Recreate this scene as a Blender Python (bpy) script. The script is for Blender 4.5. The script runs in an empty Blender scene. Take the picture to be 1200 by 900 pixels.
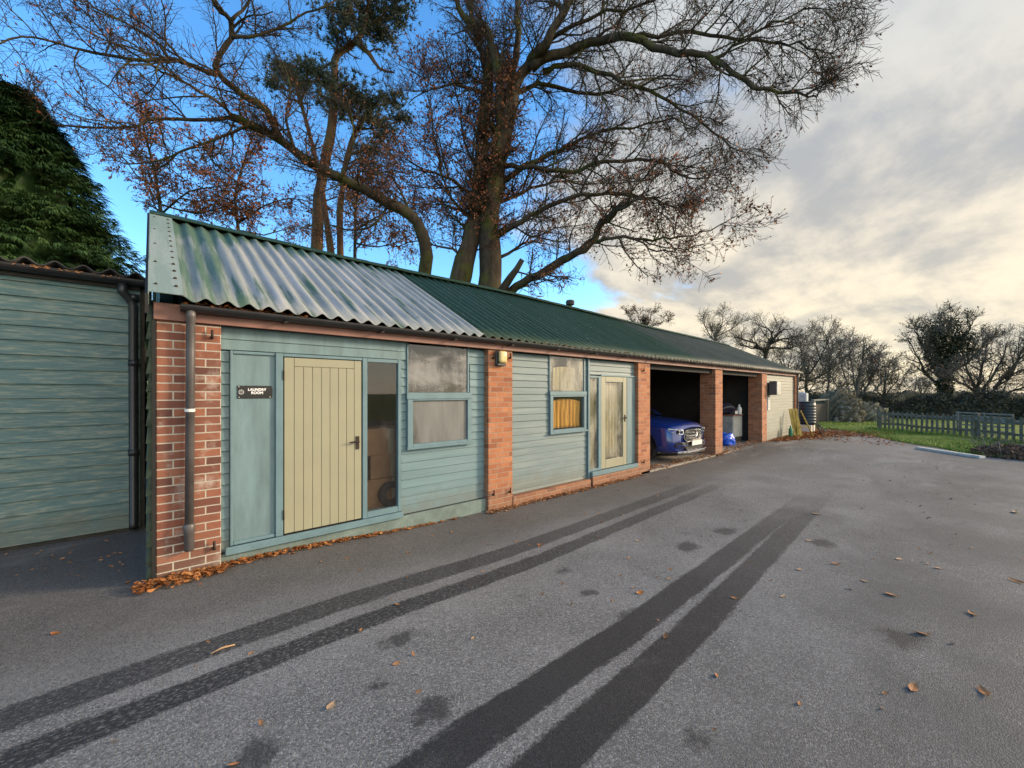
import bpy, math, random
from mathutils import Vector, Matrix
from math import sin, cos, pi, radians, sqrt, atan2

scene = bpy.context.scene
COL = scene.collection
rnd = random.Random(11)

# ------------------------------------------------------------------ camera
CAM_Y, CAM_Z, FOCAL = 4.675, 1.64, 480.0          # metres from the front wall, eye height, focal length in photo pixels
TH = math.atan(545.0 / FOCAL)
CT, ST = cos(TH), sin(TH)


def at(px, py, d):
    """world point seen at photo pixel (px, py) at depth d metres"""
    u = (px - 600.0) / FOCAL
    return Vector((d * (CT + u * ST), d * (ST - u * CT) - CAM_Y, CAM_Z + (460.0 - py) * d / FOCAL))


def ground_at(px, py, z=0.0):
    return at(px, py, (CAM_Z - z) * FOCAL / (py - 460.0))


# ------------------------------------------------------------------ mesh helper
class MB:
    def __init__(self):
        self.v, self.f = [], []

    def face(self, pts):
        n = len(self.v)
        self.v.extend([tuple(p) for p in pts])
        self.f.append(tuple(range(n, n + len(pts))))

    def box(self, x0, x1, y0, y1, z0, z1):
        n = len(self.v)
        self.v += [(x0, y0, z0), (x1, y0, z0), (x1, y1, z0), (x0, y1, z0), (x0, y0, z1), (x1, y0, z1), (x1, y1, z1), (x0, y1, z1)]
        self.f += [(n, n + 3, n + 2, n + 1), (n + 4, n + 5, n + 6, n + 7), (n, n + 1, n + 5, n + 4), (n + 1, n + 2, n + 6, n + 5),
                   (n + 2, n + 3, n + 7, n + 6), (n + 3, n, n + 4, n + 7)]
        return self

    def obox(self, c, ax, ay, az):
        """box with centre c and half axis vectors"""
        n = len(self.v)
        c, ax, ay, az = Vector(c), Vector(ax), Vector(ay), Vector(az)
        for sz in (-1, 1):
            for sx, sy in ((-1, -1), (1, -1), (1, 1), (-1, 1)):
                self.v.append(tuple(c + ax * sx + ay * sy + az * sz))
        self.f += [(n, n + 3, n + 2, n + 1), (n + 4, n + 5, n + 6, n + 7), (n, n + 1, n + 5, n + 4), (n + 1, n + 2, n + 6, n + 5),
                   (n + 2, n + 3, n + 7, n + 6), (n + 3, n, n + 4, n + 7)]
        return self

    def bar(self, a, b, w, h, up=(0, 0, 1)):
        a, b = Vector(a), Vector(b)
        t = (b - a)
        L = t.length
        t.normalize()
        s = t.cross(Vector(up))
        if s.length < 1e-3:
            s = t.cross(Vector((1, 0, 0)))
        s.normalize()
        u = s.cross(t)
        return self.obox((a + b) / 2, t * L / 2, s * w / 2, u * h / 2)

    def tube(self, pts, rads, sides=6, cap=True):
        n0 = len(self.v)
        m = len(pts)
        prev = None
        for i in range(m):
            p = pts[i]
            if i == 0:
                t = pts[1] - pts[0]
            elif i == m - 1:
                t = pts[-1] - pts[-2]
            else:
                t = pts[i + 1] - pts[i - 1]
            if t.length < 1e-7:
                t = Vector((0, 0, 1))
            t = t.normalized()
            if prev is None:
                a = Vector((0, 0, 1)) if abs(t.z) < 0.9 else Vector((1, 0, 0))
                s = t.cross(a).normalized()
            else:
                s = prev - t * prev.dot(t)
                s = s.normalized() if s.length > 1e-6 else t.cross(Vector((0.3, 0.5, 0.8))).normalized()
            prev = s
            b = t.cross(s)
            r = rads[i]
            for k in range(sides):
                an = 2 * pi * k / sides
                q = p + s * (cos(an) * r) + b * (sin(an) * r)
                self.v.append((q.x, q.y, q.z))
        for i in range(m - 1):
            o = n0 + i * sides
            for k in range(sides):
                k2 = (k + 1) % sides
                self.f.append((o + k, o + k2, o + sides + k2, o + sides + k))
        if cap:
            self.f.append(tuple(n0 + k for k in reversed(range(sides))))
            self.f.append(tuple(n0 + (m - 1) * sides + k for k in range(sides)))
        return self

    def lathe(self, c, prof, seg=24, axis='z'):
        """prof: list of (r, h) revolved round an axis through c"""
        n0 = len(self.v)
        for r, h in prof:
            for k in range(seg):
                a = 2 * pi * k / seg
                if axis == 'z':
                    self.v.append((c[0] + r * cos(a), c[1] + r * sin(a), c[2] + h))
                elif axis == 'x':
                    self.v.append((c[0] + h, c[1] + r * cos(a), c[2] + r * sin(a)))
                else:
                    self.v.append((c[0] + r * sin(a), c[1] + h, c[2] + r * cos(a)))
        for i in range(len(prof) - 1):
            for k in range(seg):
                k2 = (k + 1) % seg
                a, b = n0 + i * seg, n0 + (i + 1) * seg
                self.f.append((a + k, a + k2, b + k2, b + k))
        self.f.append(tuple(n0 + k for k in reversed(range(seg))))
        self.f.append(tuple(n0 + (len(prof) - 1) * seg + k for k in range(seg)))
        return self

    def grid(self, fn, nu, nv):
        n0 = len(self.v)
        for j in range(nv + 1):
            for i in range(nu + 1):
                self.v.append(tuple(fn(i / nu, j / nv)))
        for j in range(nv):
            for i in range(nu):
                a = n0 + j * (nu + 1) + i
                self.f.append((a, a + 1, a + nu + 2, a + nu + 1))
        return self

    def build(self, name, mat, parent=None, smooth=False, bevel=0.0):
        me = bpy.data.meshes.new(name)
        off = Vector((0, 0, 0))
        if parent is not None:
            r = parent
            while r.parent:
                r = r.parent
            off = r.location
        if off.length > 0:
            vs = [(a - off.x, b - off.y, c - off.z) for a, b, c in self.v]
        else:
            vs = self.v
        me.from_pydata(vs, [], self.f)
        me.update()
        if smooth:
            me.polygons.foreach_set('use_smooth', [True] * len(me.polygons))
        ob = bpy.data.objects.new(name, me)
        COL.objects.link(ob)
        if mat:
            me.materials.append(mat)
        if parent is not None:
            ob.parent = parent
        if bevel > 0:
            b = ob.modifiers.new('edge', 'BEVEL')
            b.width = bevel
            b.segments = 1
            b.limit_method = 'ANGLE'
        return ob


def tag(o, label, cat, group=None):
    o['label'] = label
    o['category'] = cat
    if group:
        o['group'] = group
    return o


def thing(name, label, cat, loc=(0, 0, 0), group=None):
    o = bpy.data.objects.new(name, None)
    o.empty_display_size = 0.1
    COL.objects.link(o)
    o.location = loc
    return tag(o, label, cat, group)


def kind(o, k):
    o['kind'] = k
    return o


# ------------------------------------------------------------------ materials
class NT:
    def __init__(self, name):
        self.m = bpy.data.materials.new(name)
        self.m.use_nodes = True
        self.t = self.m.node_tree
        self.b = self.t.nodes['Principled BSDF']
        self._pos = None

    def n(self, typ, **k):
        nd = self.t.nodes.new(typ)
        for a, b in k.items():
            setattr(nd, a, b)
        return nd

    def put(self, sock, val):
        if hasattr(val, 'is_linked') or isinstance(val, bpy.types.NodeSocket):
            self.t.links.new(val, sock)
        elif isinstance(val, (tuple, list)) and sock.type == 'RGBA' and len(val) == 3:
            sock.default_value = (*val, 1)
        else:
            sock.default_value = val

    @property
    def pos(self):
        if self._pos is None:
            self._pos = self.n('ShaderNodeNewGeometry').outputs['Position']
        return self._pos

    def math(self, op, a, b=0.0, c=0.0, clamp=False):
        nd = self.n('ShaderNodeMath', operation=op, use_clamp=clamp)
        self.put(nd.inputs[0], a)
        self.put(nd.inputs[1], b)
        self.put(nd.inputs[2], c)
        return nd.outputs[0]

    def scalev(self, v, s):
        nd = self.n('ShaderNodeVectorMath', operation='MULTIPLY')
        self.put(nd.inputs[0], v)
        nd.inputs[1].default_value = s if isinstance(s, (tuple, list)) else (s, s, s)
        return nd.outputs[0]

    def noise(self, scale, detail=4, rough=0.55, vec=None, dist=0.0):
        nd = self.n('ShaderNodeTexNoise')
        v = vec if vec is not None else self.pos
        if isinstance(scale, (tuple, list)):
            v = self.scalev(v, scale)
            scale = 1.0
        self.put(nd.inputs['Vector'], v)
        nd.inputs['Scale'].default_value = scale
        nd.inputs['Detail'].default_value = detail
        nd.inputs['Roughness'].default_value = rough
        nd.inputs['Distortion'].default_value = dist
        return nd.outputs['Fac']

    def ramp(self, f, stops, interp='LINEAR'):
        nd = self.n('ShaderNodeValToRGB')
        nd.color_ramp.interpolation = interp
        el = nd.color_ramp.elements
        while len(el) < len(stops):
            el.new(0.5)
        for e, (p, c) in zip(el, stops):
            e.position = p
            e.color = (*c, 1) if isinstance(c, (tuple, list)) else (c, c, c, 1)
        self.put(nd.inputs['Fac'], f)
        return nd.outputs['Color']

    def mr(self, f, a, b, c=0.0, d=1.0, smooth=True):
        nd = self.n('ShaderNodeMapRange')
        if smooth:
            nd.interpolation_type = 'SMOOTHSTEP'
        self.put(nd.inputs['Value'], f)
        for i, x in zip((1, 2, 3, 4), (a, b, c, d)):
            nd.inputs[i].default_value = x
        return nd.outputs['Result']

    def mix(self, f, a, b, mode='MIX'):
        nd = self.n('ShaderNodeMix', data_type='RGBA', blend_type=mode)
        self.put(nd.inputs['Factor'], f)
        self.put(nd.inputs['A'] if False else nd.inputs[6], a)
        self.put(nd.inputs[7], b)
        return nd.outputs[2]

    def sep(self, v=None):
        nd = self.n('ShaderNodeSeparateXYZ')
        self.put(nd.inputs[0], v if v is not None else self.pos)
        return nd.outputs

    def comb(self, x, y, z):
        nd = self.n('ShaderNodeCombineXYZ')
        for s, v in zip(nd.inputs, (x, y, z)):
            self.put(s, v)
        return nd.outputs[0]

    def white(self, v):
        nd = self.n('ShaderNodeTexWhiteNoise', noise_dimensions='3D')
        self.put(nd.inputs['Vector'], v)
        return nd.outputs['Value']

    def bump(self, h, strength=0.3, dist=0.01):
        nd = self.n('ShaderNodeBump')
        nd.inputs['Strength'].default_value = strength
        nd.inputs['Distance'].default_value = dist
        self.put(nd.inputs['Height'], h)
        self.t.links.new(nd.outputs['Normal'], self.b.inputs['Normal'])

    def done(self, col=None, rough=None, metal=None, spec=None):
        for k, v in (('Base Color', col), ('Roughness', rough), ('Metallic', metal), ('Specular IOR Level', spec)):
            if v is not None:
                self.put(self.b.inputs[k], v)
        return self.m


def simple(name, c, rough=0.6, metal=0.0, var=0.25, scale=6.0, bump=0.0, spec=0.5, bscale=60):
    t = NT(name)
    f = t.noise(scale, 5, 0.6)
    lo = tuple(x * (1 - var) for x in c)
    hi = tuple(min(1, x * (1 + var)) for x in c)
    col = t.ramp(f, [(0.3, lo), (0.7, hi)])
    if bump:
        t.bump(t.noise(bscale, 4), bump, 0.01)
    return t.done(col, rough, metal, spec)


def brick_mat(name, cols, mortar, stain, dark=0.0):
    t = NT(name)
    s = t.sep()
    u = t.math('ADD', s[0], s[1])
    wob = t.noise(9.0, 2)
    v = t.comb(t.math('ADD', u, 0.085), t.math('ADD', s[2], t.math('MULTIPLY', wob, 0.004)), 0.0)
    b = t.n('ShaderNodeTexBrick')
    t.put(b.inputs['Vector'], v)
    b.offset = 0.5
    b.inputs['Scale'].default_value = 1.0
    b.inputs['Mortar Size'].default_value = 0.0065
    b.inputs['Mortar Smooth'].default_value = 0.25
    b.inputs['Brick Width'].default_value = 0.230
    b.inputs['Row Height'].default_value = 0.075
    b.inputs['Color1'].default_value = (0, 0, 0, 1)
    b.inputs['Color2'].default_value = (1, 1, 1, 1)
    b.inputs['Mortar'].default_value = (0.5, 0.5, 0.5, 1)
    cell = t.white(t.comb(t.math('FLOOR', t.math('DIVIDE', u, 0.115)), t.math('FLOOR', t.math('DIVIDE', s[2], 0.075)), 0.0))
    base = t.ramp(b.outputs['Color'], [(0.0, cols[0]), (0.35, cols[1]), (0.65, cols[2]), (1.0, cols[3])])
    base = t.mix(t.math('MULTIPLY', cell, 0.35), base, cols[0])
    base = t.mix(t.mr(t.noise(26, 5, 0.7), 0.45, 0.75, 0, 0.55), base, tuple(x * 0.55 for x in cols[1]))
    base = t.mix(t.mr(t.noise(3.2, 5, 0.65), 0.52, 0.75, 0, stain), base, (0.46, 0.40, 0.34))
    base = t.mix(t.mr(s[2], 0.35, -0.05, 0, 0.5), base, (0.13, 0.09, 0.06))
    col = t.mix(b.outputs['Fac'], base, t.mix(t.noise(14, 3), mortar, tuple(x * 0.6 for x in mortar)))
    h = t.math('ADD', t.math('MULTIPLY', t.math('SUBTRACT', 1.0, b.outputs['Fac']), 0.8), t.math('MULTIPLY', t.noise(70, 4), 0.35))
    t.bump(h, 0.55, 0.012)
    return t.done(col, 0.88)


def board_mat(name, base, pale, grime, pitch, amount, z0=0.0, run=(0.7, 0.7, 9.0), gloss=0.55):
    """painted horizontal boards, worn along their length, each board its own tone"""
    t = NT(name)
    s = t.sep()
    row = t.math('FLOOR', t.math('DIVIDE', t.math('SUBTRACT', s[2], z0), pitch))
    tone = t.white(t.comb(row, t.math('FLOOR', t.math('DIVIDE', s[0], 3.7)), 1.0))
    shift = t.comb(t.math('MULTIPLY', row, 3.7), row, 0.0)
    add = t.n('ShaderNodeVectorMath', operation='ADD')
    t.put(add.inputs[0], t.scalev(t.pos, run))
    t.put(add.inputs[1], shift)
    f = t.noise(1.6, 6, 0.62, vec=add.outputs[0])
    col = t.mix(t.mr(f, 0.42, 0.72, 0, amount), base, pale)
    g = t.noise(2.3, 6, 0.7, vec=add.outputs[0], dist=0.15)
    col = t.mix(t.mr(g, 0.5, 0.74, 0, amount * 0.9), col, grime)
    col = t.mix(t.math('MULTIPLY', tone, 0.22), col, tuple(x * 0.62 for x in base))
    col = t.mix(t.mr(t.noise(38, 4, 0.7), 0.62, 0.8, 0, 0.35), col, grime)
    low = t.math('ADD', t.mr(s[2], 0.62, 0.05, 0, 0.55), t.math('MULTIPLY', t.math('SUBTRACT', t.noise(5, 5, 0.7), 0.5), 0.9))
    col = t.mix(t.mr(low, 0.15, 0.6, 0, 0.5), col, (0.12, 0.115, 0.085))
    t.bump(t.noise((14, 14, 160), 4, 0.6), 0.22, 0.004)
    return t.done(col, gloss, spec=0.35)


M = {}
M['brick_dark'] = brick_mat('stained dark red brick', [(0.09, 0.036, 0.028), (0.21, 0.075, 0.045), (0.29, 0.115, 0.065), (0.16, 0.065, 0.045)], (0.48, 0.44, 0.36), 0.85)  # first pier only: darker red tone and more pale staining than the others
M['brick'] = brick_mat('orange red brick', [(0.22, 0.075, 0.035), (0.36, 0.130, 0.055), (0.45, 0.185, 0.08), (0.30, 0.105, 0.048)], (0.37, 0.27, 0.18), 0.3)
M['paint_near'] = board_mat('blue green painted boards', (0.122, 0.205, 0.225), (0.185, 0.275, 0.29), (0.08, 0.13, 0.137), 0.1075, 0.45)
M['paint_mid'] = board_mat('faded green grey painted boards', (0.132, 0.19, 0.197), (0.225, 0.27, 0.262), (0.09, 0.128, 0.13), 0.1075, 0.6)
M['paint_far'] = board_mat('cream grey painted boards', (0.20, 0.215, 0.175), (0.29, 0.295, 0.245), (0.135, 0.145, 0.115), 0.1075, 0.6)
M['paint_shed'] = board_mat('weathered teal boards', (0.085, 0.165, 0.165), (0.27, 0.30, 0.235), (0.045, 0.085, 0.08), 0.153, 0.9, run=(3.0, 3.0, 24.0))
M['panel'] = simple('blue green painted panel', (0.125, 0.195, 0.207), 0.5, 0, 0.24, (7, 7, 1.6), 0.15, 0.4, 25)
M['trim'] = simple('blue painted timber trim', (0.115, 0.19, 0.212), 0.5, 0, 0.12, 5, 0.1, 0.4)
M['plinth'] = simple('dull green painted plinth', (0.125, 0.17, 0.155), 0.8, 0, 0.3, 5, 0.3)
M['cream'] = simple('cream painted timber', (0.27, 0.263, 0.178), 0.45, 0, 0.05, 2.5, 0.06, 0.4, 40)
M['cream_dark'] = simple('shadow gap timber', (0.20, 0.17, 0.10), 0.8, 0, 0.1)
M['fascia'] = simple('brown painted fascia', (0.20, 0.095, 0.07), 0.6, 0, 0.25, 3, 0.15)
M['black_plastic'] = simple('black plastic', (0.018, 0.018, 0.02), 0.38, 0, 0.3, 8)
M['pipe'] = simple('grey weathered plastic pipe', (0.075, 0.068, 0.066), 0.42, 0, 0.35, 5)
M['iron'] = simple('rusty iron', (0.035, 0.022, 0.016), 0.75, 0.3, 0.4, 30)
M['white_plastic'] = simple('white plastic', (0.62, 0.62, 0.58), 0.45, 0, 0.06, 5)
M['timber_dark'] = simple('dark timber', (0.035, 0.032, 0.026), 0.85, 0, 0.4, 8, 0.3)
M['black_timber'] = simple('blackened timber', (0.010, 0.010, 0.009), 0.85, 0, 0.3, 8, 0.2)
M['gable_green'] = simple('mossy green boards', (0.06, 0.08, 0.05), 0.85, 0, 0.6, 9, 0.2)
M['steel'] = simple('dull steel', (0.45, 0.44, 0.42), 0.35, 0.9, 0.1, 20)
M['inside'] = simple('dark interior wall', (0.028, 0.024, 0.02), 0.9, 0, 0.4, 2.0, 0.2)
M['soil'] = simple('soil', (0.06, 0.045, 0.03), 0.95, 0, 0.4, 5, 0.4)


def roof_mat(name, base, shine, moss, mossy, rough, lo=0.0):
    t = NT(name)
    s = t.sep()
    streak = t.noise((8.5, 0.45, 0.45), 5, 0.65)
    col = t.mix(t.mr(streak, 0.35, 0.68, 0, 1), base, shine)
    big = t.noise(0.9, 4, 0.6)
    col = t.mix(t.mr(t.math('ADD', t.math('MULTIPLY', t.noise((13, 0.6, 0.6), 4), 0.65), t.math('MULTIPLY', big, 0.35)), 0.53, 0.62, 0, mossy), col, moss)
    # green algae band under the ridge and beside the verge, ragged edge
    edge = t.math('ADD', t.mr(s[1], 1.6, 2.75, 0, 0.6), t.mr(s[0], 1.3, 0.2, 0, 0.5))
    edge = t.math('ADD', edge, t.math('MULTIPLY', t.math('SUBTRACT', streak, 0.5), 1.6))
    col = t.mix(t.mr(edge, 0.25, 0.6, lo, mossy), col, moss)
    col = t.mix(t.mr(t.noise(45, 3), 0.60, 0.72, 0, 0.5), col, tuple(x * 0.5 for x in moss))
    col = t.mix(t.mr(t.noise(17, 5, 0.75), 0.60, 0.68, 0, 0.45), col, (0.34, 0.34, 0.27))
    t.bump(t.noise(50, 4), 0.12, 0.006)
    return t.done(col, t.mr(streak, 0.3, 0.7, rough + 0.14, rough - 0.06), spec=0.3)


M['roof_grey'] = roof_mat('worn grey green roof sheet', (0.17, 0.20, 0.21), (0.33, 0.34, 0.34), (0.040, 0.095, 0.060), 0.9, 0.55)
M['roof_green'] = roof_mat('dark green roof sheet', (0.014, 0.040, 0.023), (0.026, 0.056, 0.036), (0.012, 0.036, 0.016), 0.7, 0.5)
M['roof_far'] = roof_mat('faded green roof sheet', (0.033, 0.046, 0.036), (0.06, 0.07, 0.058), (0.022, 0.042, 0.026), 0.6, 0.55)
M['flash'] = roof_mat('pale green flashing', (0.22, 0.27, 0.25), (0.33, 0.365, 0.35), (0.10, 0.17, 0.135), 0.6, 0.6)
M['roof_dark'] = simple('dark corrugated sheet', (0.035, 0.033, 0.03), 0.7, 0, 0.4, 4, 0.2)


def glass_mat(name, dust, tint, lo, hi, scale=(2.5, 2.5, 2.5), rough=0.06, dens=1.0):
    """window glass: clear reflecting pane with a layer of dust and condensation"""
    t = NT(name)
    out = t.t.nodes['Material Output']
    gl = t.n('ShaderNodeBsdfGlossy')
    gl.inputs['Roughness'].default_value = rough
    tr = t.n('ShaderNodeBsdfTransparent')
    tr.inputs['Color'].default_value = (*tint, 1)
    fr = t.n('ShaderNodeFresnel')
    fr.inputs['IOR'].default_value = 1.52
    m1 = t.n('ShaderNodeMixShader')
    bf = t.n('ShaderNodeNewGeometry').outputs['Backfacing']
    t.put(m1.inputs[0], t.math('MULTIPLY', t.math('MULTIPLY', fr.outputs[0], 1.3, clamp=True), t.math('SUBTRACT', 1.0, bf)))
    t.t.links.new(tr.outputs[0], m1.inputs[1])
    t.t.links.new(gl.outputs[0], m1.inputs[2])
    df = t.b
    t.put(df.inputs['Base Color'], t.ramp(t.noise(scale, 5, 0.6), [(0.3, tuple(x * 0.55 for x in dust)), (0.7, dust)]))
    df.inputs['Roughness'].default_value = 0.35
    f = t.noise(scale, 6, 0.62, dist=0.5)
    g = t.noise((8, 8, 2.0), 4, 0.7)
    ff = t.math('ADD', t.math('MULTIPLY', f, 0.75), t.math('MULTIPLY', g, 0.25))
    m2 = t.n('ShaderNodeMixShader')
    t.put(m2.inputs[0], t.mr(ff, lo, hi, 0.03, dens))
    t.t.links.new(m1.outputs[0], m2.inputs[1])
    t.t.links.new(df.outputs[0], m2.inputs[2])
    t.t.links.new(m2.outputs[0], out.inputs['Surface'])
    return t.m


M['glass_frost'] = glass_mat('dusty frosted glass', (0.20, 0.205, 0.195), (0.5, 0.52, 0.5), 0.18, 0.46, (5.0, 5.0, 1.0), 0.12, 0.95)
M['glass_dirty'] = glass_mat('dirty window glass', (0.24, 0.24, 0.235), (0.5, 0.52, 0.52), 0.42, 0.64, (1.6, 1.6, 3.0), 0.05, 0.9)
M['glass_clear'] = glass_mat('window glass', (0.14, 0.13, 0.12), (0.94, 0.95, 0.95), 0.55, 0.85, (3, 3, 3), 0.02, 0.5)
M['glass_milky'] = glass_mat('milky window glass', (0.42, 0.41, 0.33), (0.93, 0.93, 0.9), 0.40, 0.66, (2.2, 2.2, 1.2), 0.08, 0.6)


def leafy(name, a, b, c, rough=0.6, scale=1.4, trans=0.25):
    t = NT(name)
    f = t.noise(scale, 4, 0.6)
    w = t.white(t.scalev(t.pos, 3.0))
    g = t.noise(9.0, 3, 0.6)
    col = t.ramp(t.math('ADD', t.math('MULTIPLY', f, 0.6), t.math('MULTIPLY', g, 0.4)), [(0.32, a), (0.5, b), (0.68, c)])
    t.done(col, rough, spec=0.25)
    return t.m


M['bark_beech'] = None
def bark(name, a, b, moss, mossy):
    t = NT(name)
    f = t.noise((5, 5, 1.6), 6, 0.65)
    col = t.ramp(f, [(0.3, a), (0.7, b)])
    mz = t.noise(1.1, 4, 0.6)
    nd = t.n('ShaderNodeNewGeometry')
    col = t.mix(t.mr(mz, 0.48, 0.66, 0, mossy), col, moss)
    t.bump(t.noise((24, 24, 6), 5, 0.65), 0.5, 0.03)
    return t.done(col, 0.9, spec=0.2)


M['bark_beech'] = bark('mossy beech bark', (0.024, 0.018, 0.013), (0.090, 0.070, 0.047), (0.080, 0.090, 0.016), 0.7)
M['bark_dark'] = bark('dark bark', (0.022, 0.018, 0.013), (0.06, 0.05, 0.036), (0.05, 0.055, 0.018), 0.5)
M['bark_twig'] = bark('brown twigs', (0.03, 0.021, 0.015), (0.075, 0.053, 0.036), (0.05, 0.045, 0.022), 0.3)
M['bark_pine'] = bark('reddish pine bark', (0.05, 0.028, 0.018), (0.14, 0.075, 0.045), (0.09, 0.10, 0.03), 0.4)
M['twig_far'] = bark('soft brown far twigs', (0.075, 0.062, 0.048), (0.15, 0.125, 0.095), (0.09, 0.085, 0.05), 0.3)
M['bark_grey'] = bark('grey far bark', (0.09, 0.08, 0.068), (0.18, 0.16, 0.13), (0.07, 0.075, 0.045), 0.4)
M['rust_leaf'] = leafy('rust brown beech leaves', (0.14, 0.043, 0.02), (0.25, 0.082, 0.034), (0.37, 0.145, 0.05))
M['conifer'] = leafy('dark green conifer sprays', (0.010, 0.028, 0.010), (0.032, 0.070, 0.020), (0.085, 0.135, 0.035), 0.55, 0.8)
M['pine_needle'] = leafy('blue green pine needles', (0.035, 0.052, 0.038), (0.07, 0.09, 0.062), (0.115, 0.125, 0.08), 0.6, 0.8)
M['ivy'] = leafy('dark ivy leaves', (0.014, 0.02, 0.009), (0.03, 0.036, 0.014), (0.055, 0.055, 0.02), 0.4)
M['hedge'] = leafy('dark winter hedge', (0.028, 0.027, 0.015), (0.06, 0.054, 0.032), (0.10, 0.082, 0.052), 0.7)
M['dead_veg'] = leafy('pale dead vegetation', (0.075, 0.07, 0.045), (0.145, 0.13, 0.09), (0.22, 0.195, 0.14), 0.9, 3.0)
M['litter'] = leafy('orange fallen leaves', (0.10, 0.035, 0.014), (0.30, 0.11, 0.03), (0.46, 0.24, 0.09), 0.7, 26.0)
M['litter_pale'] = leafy('pale dry leaves', (0.30, 0.20, 0.11), (0.40, 0.27, 0.16), (0.50, 0.34, 0.21), 0.7, 4.0)
M['litter_brown'] = leafy('brown dry leaves', (0.20, 0.085, 0.035), (0.30, 0.14, 0.06), (0.38, 0.20, 0.09), 0.7, 26.0)
M['brush'] = leafy('dull brown brush', (0.05, 0.035, 0.022), (0.11, 0.065, 0.04), (0.18, 0.11, 0.07), 0.8, 4.0)
M['grass'] = leafy('short grass', (0.09, 0.15, 0.022), (0.18, 0.25, 0.035), (0.28, 0.31, 0.07), 0.6, 1.2)


def lawn_mat():
    t = NT('lawn ground')
    f = t.noise(0.5, 5, 0.6)
    col = t.ramp(f, [(0.35, (0.09, 0.135, 0.025)), (0.55, (0.16, 0.21, 0.04)), (0.7, (0.21, 0.21, 0.065))])
    col = t.mix(t.mr(t.noise(22, 4, 0.7), 0.5, 0.75, 0, 0.6), col, (0.05, 0.065, 0.02))
    t.bump(t.noise(30, 4), 0.5, 0.05)
    return t.done(col, 0.95, spec=0.1)


M['lawn'] = lawn_mat()


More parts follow.
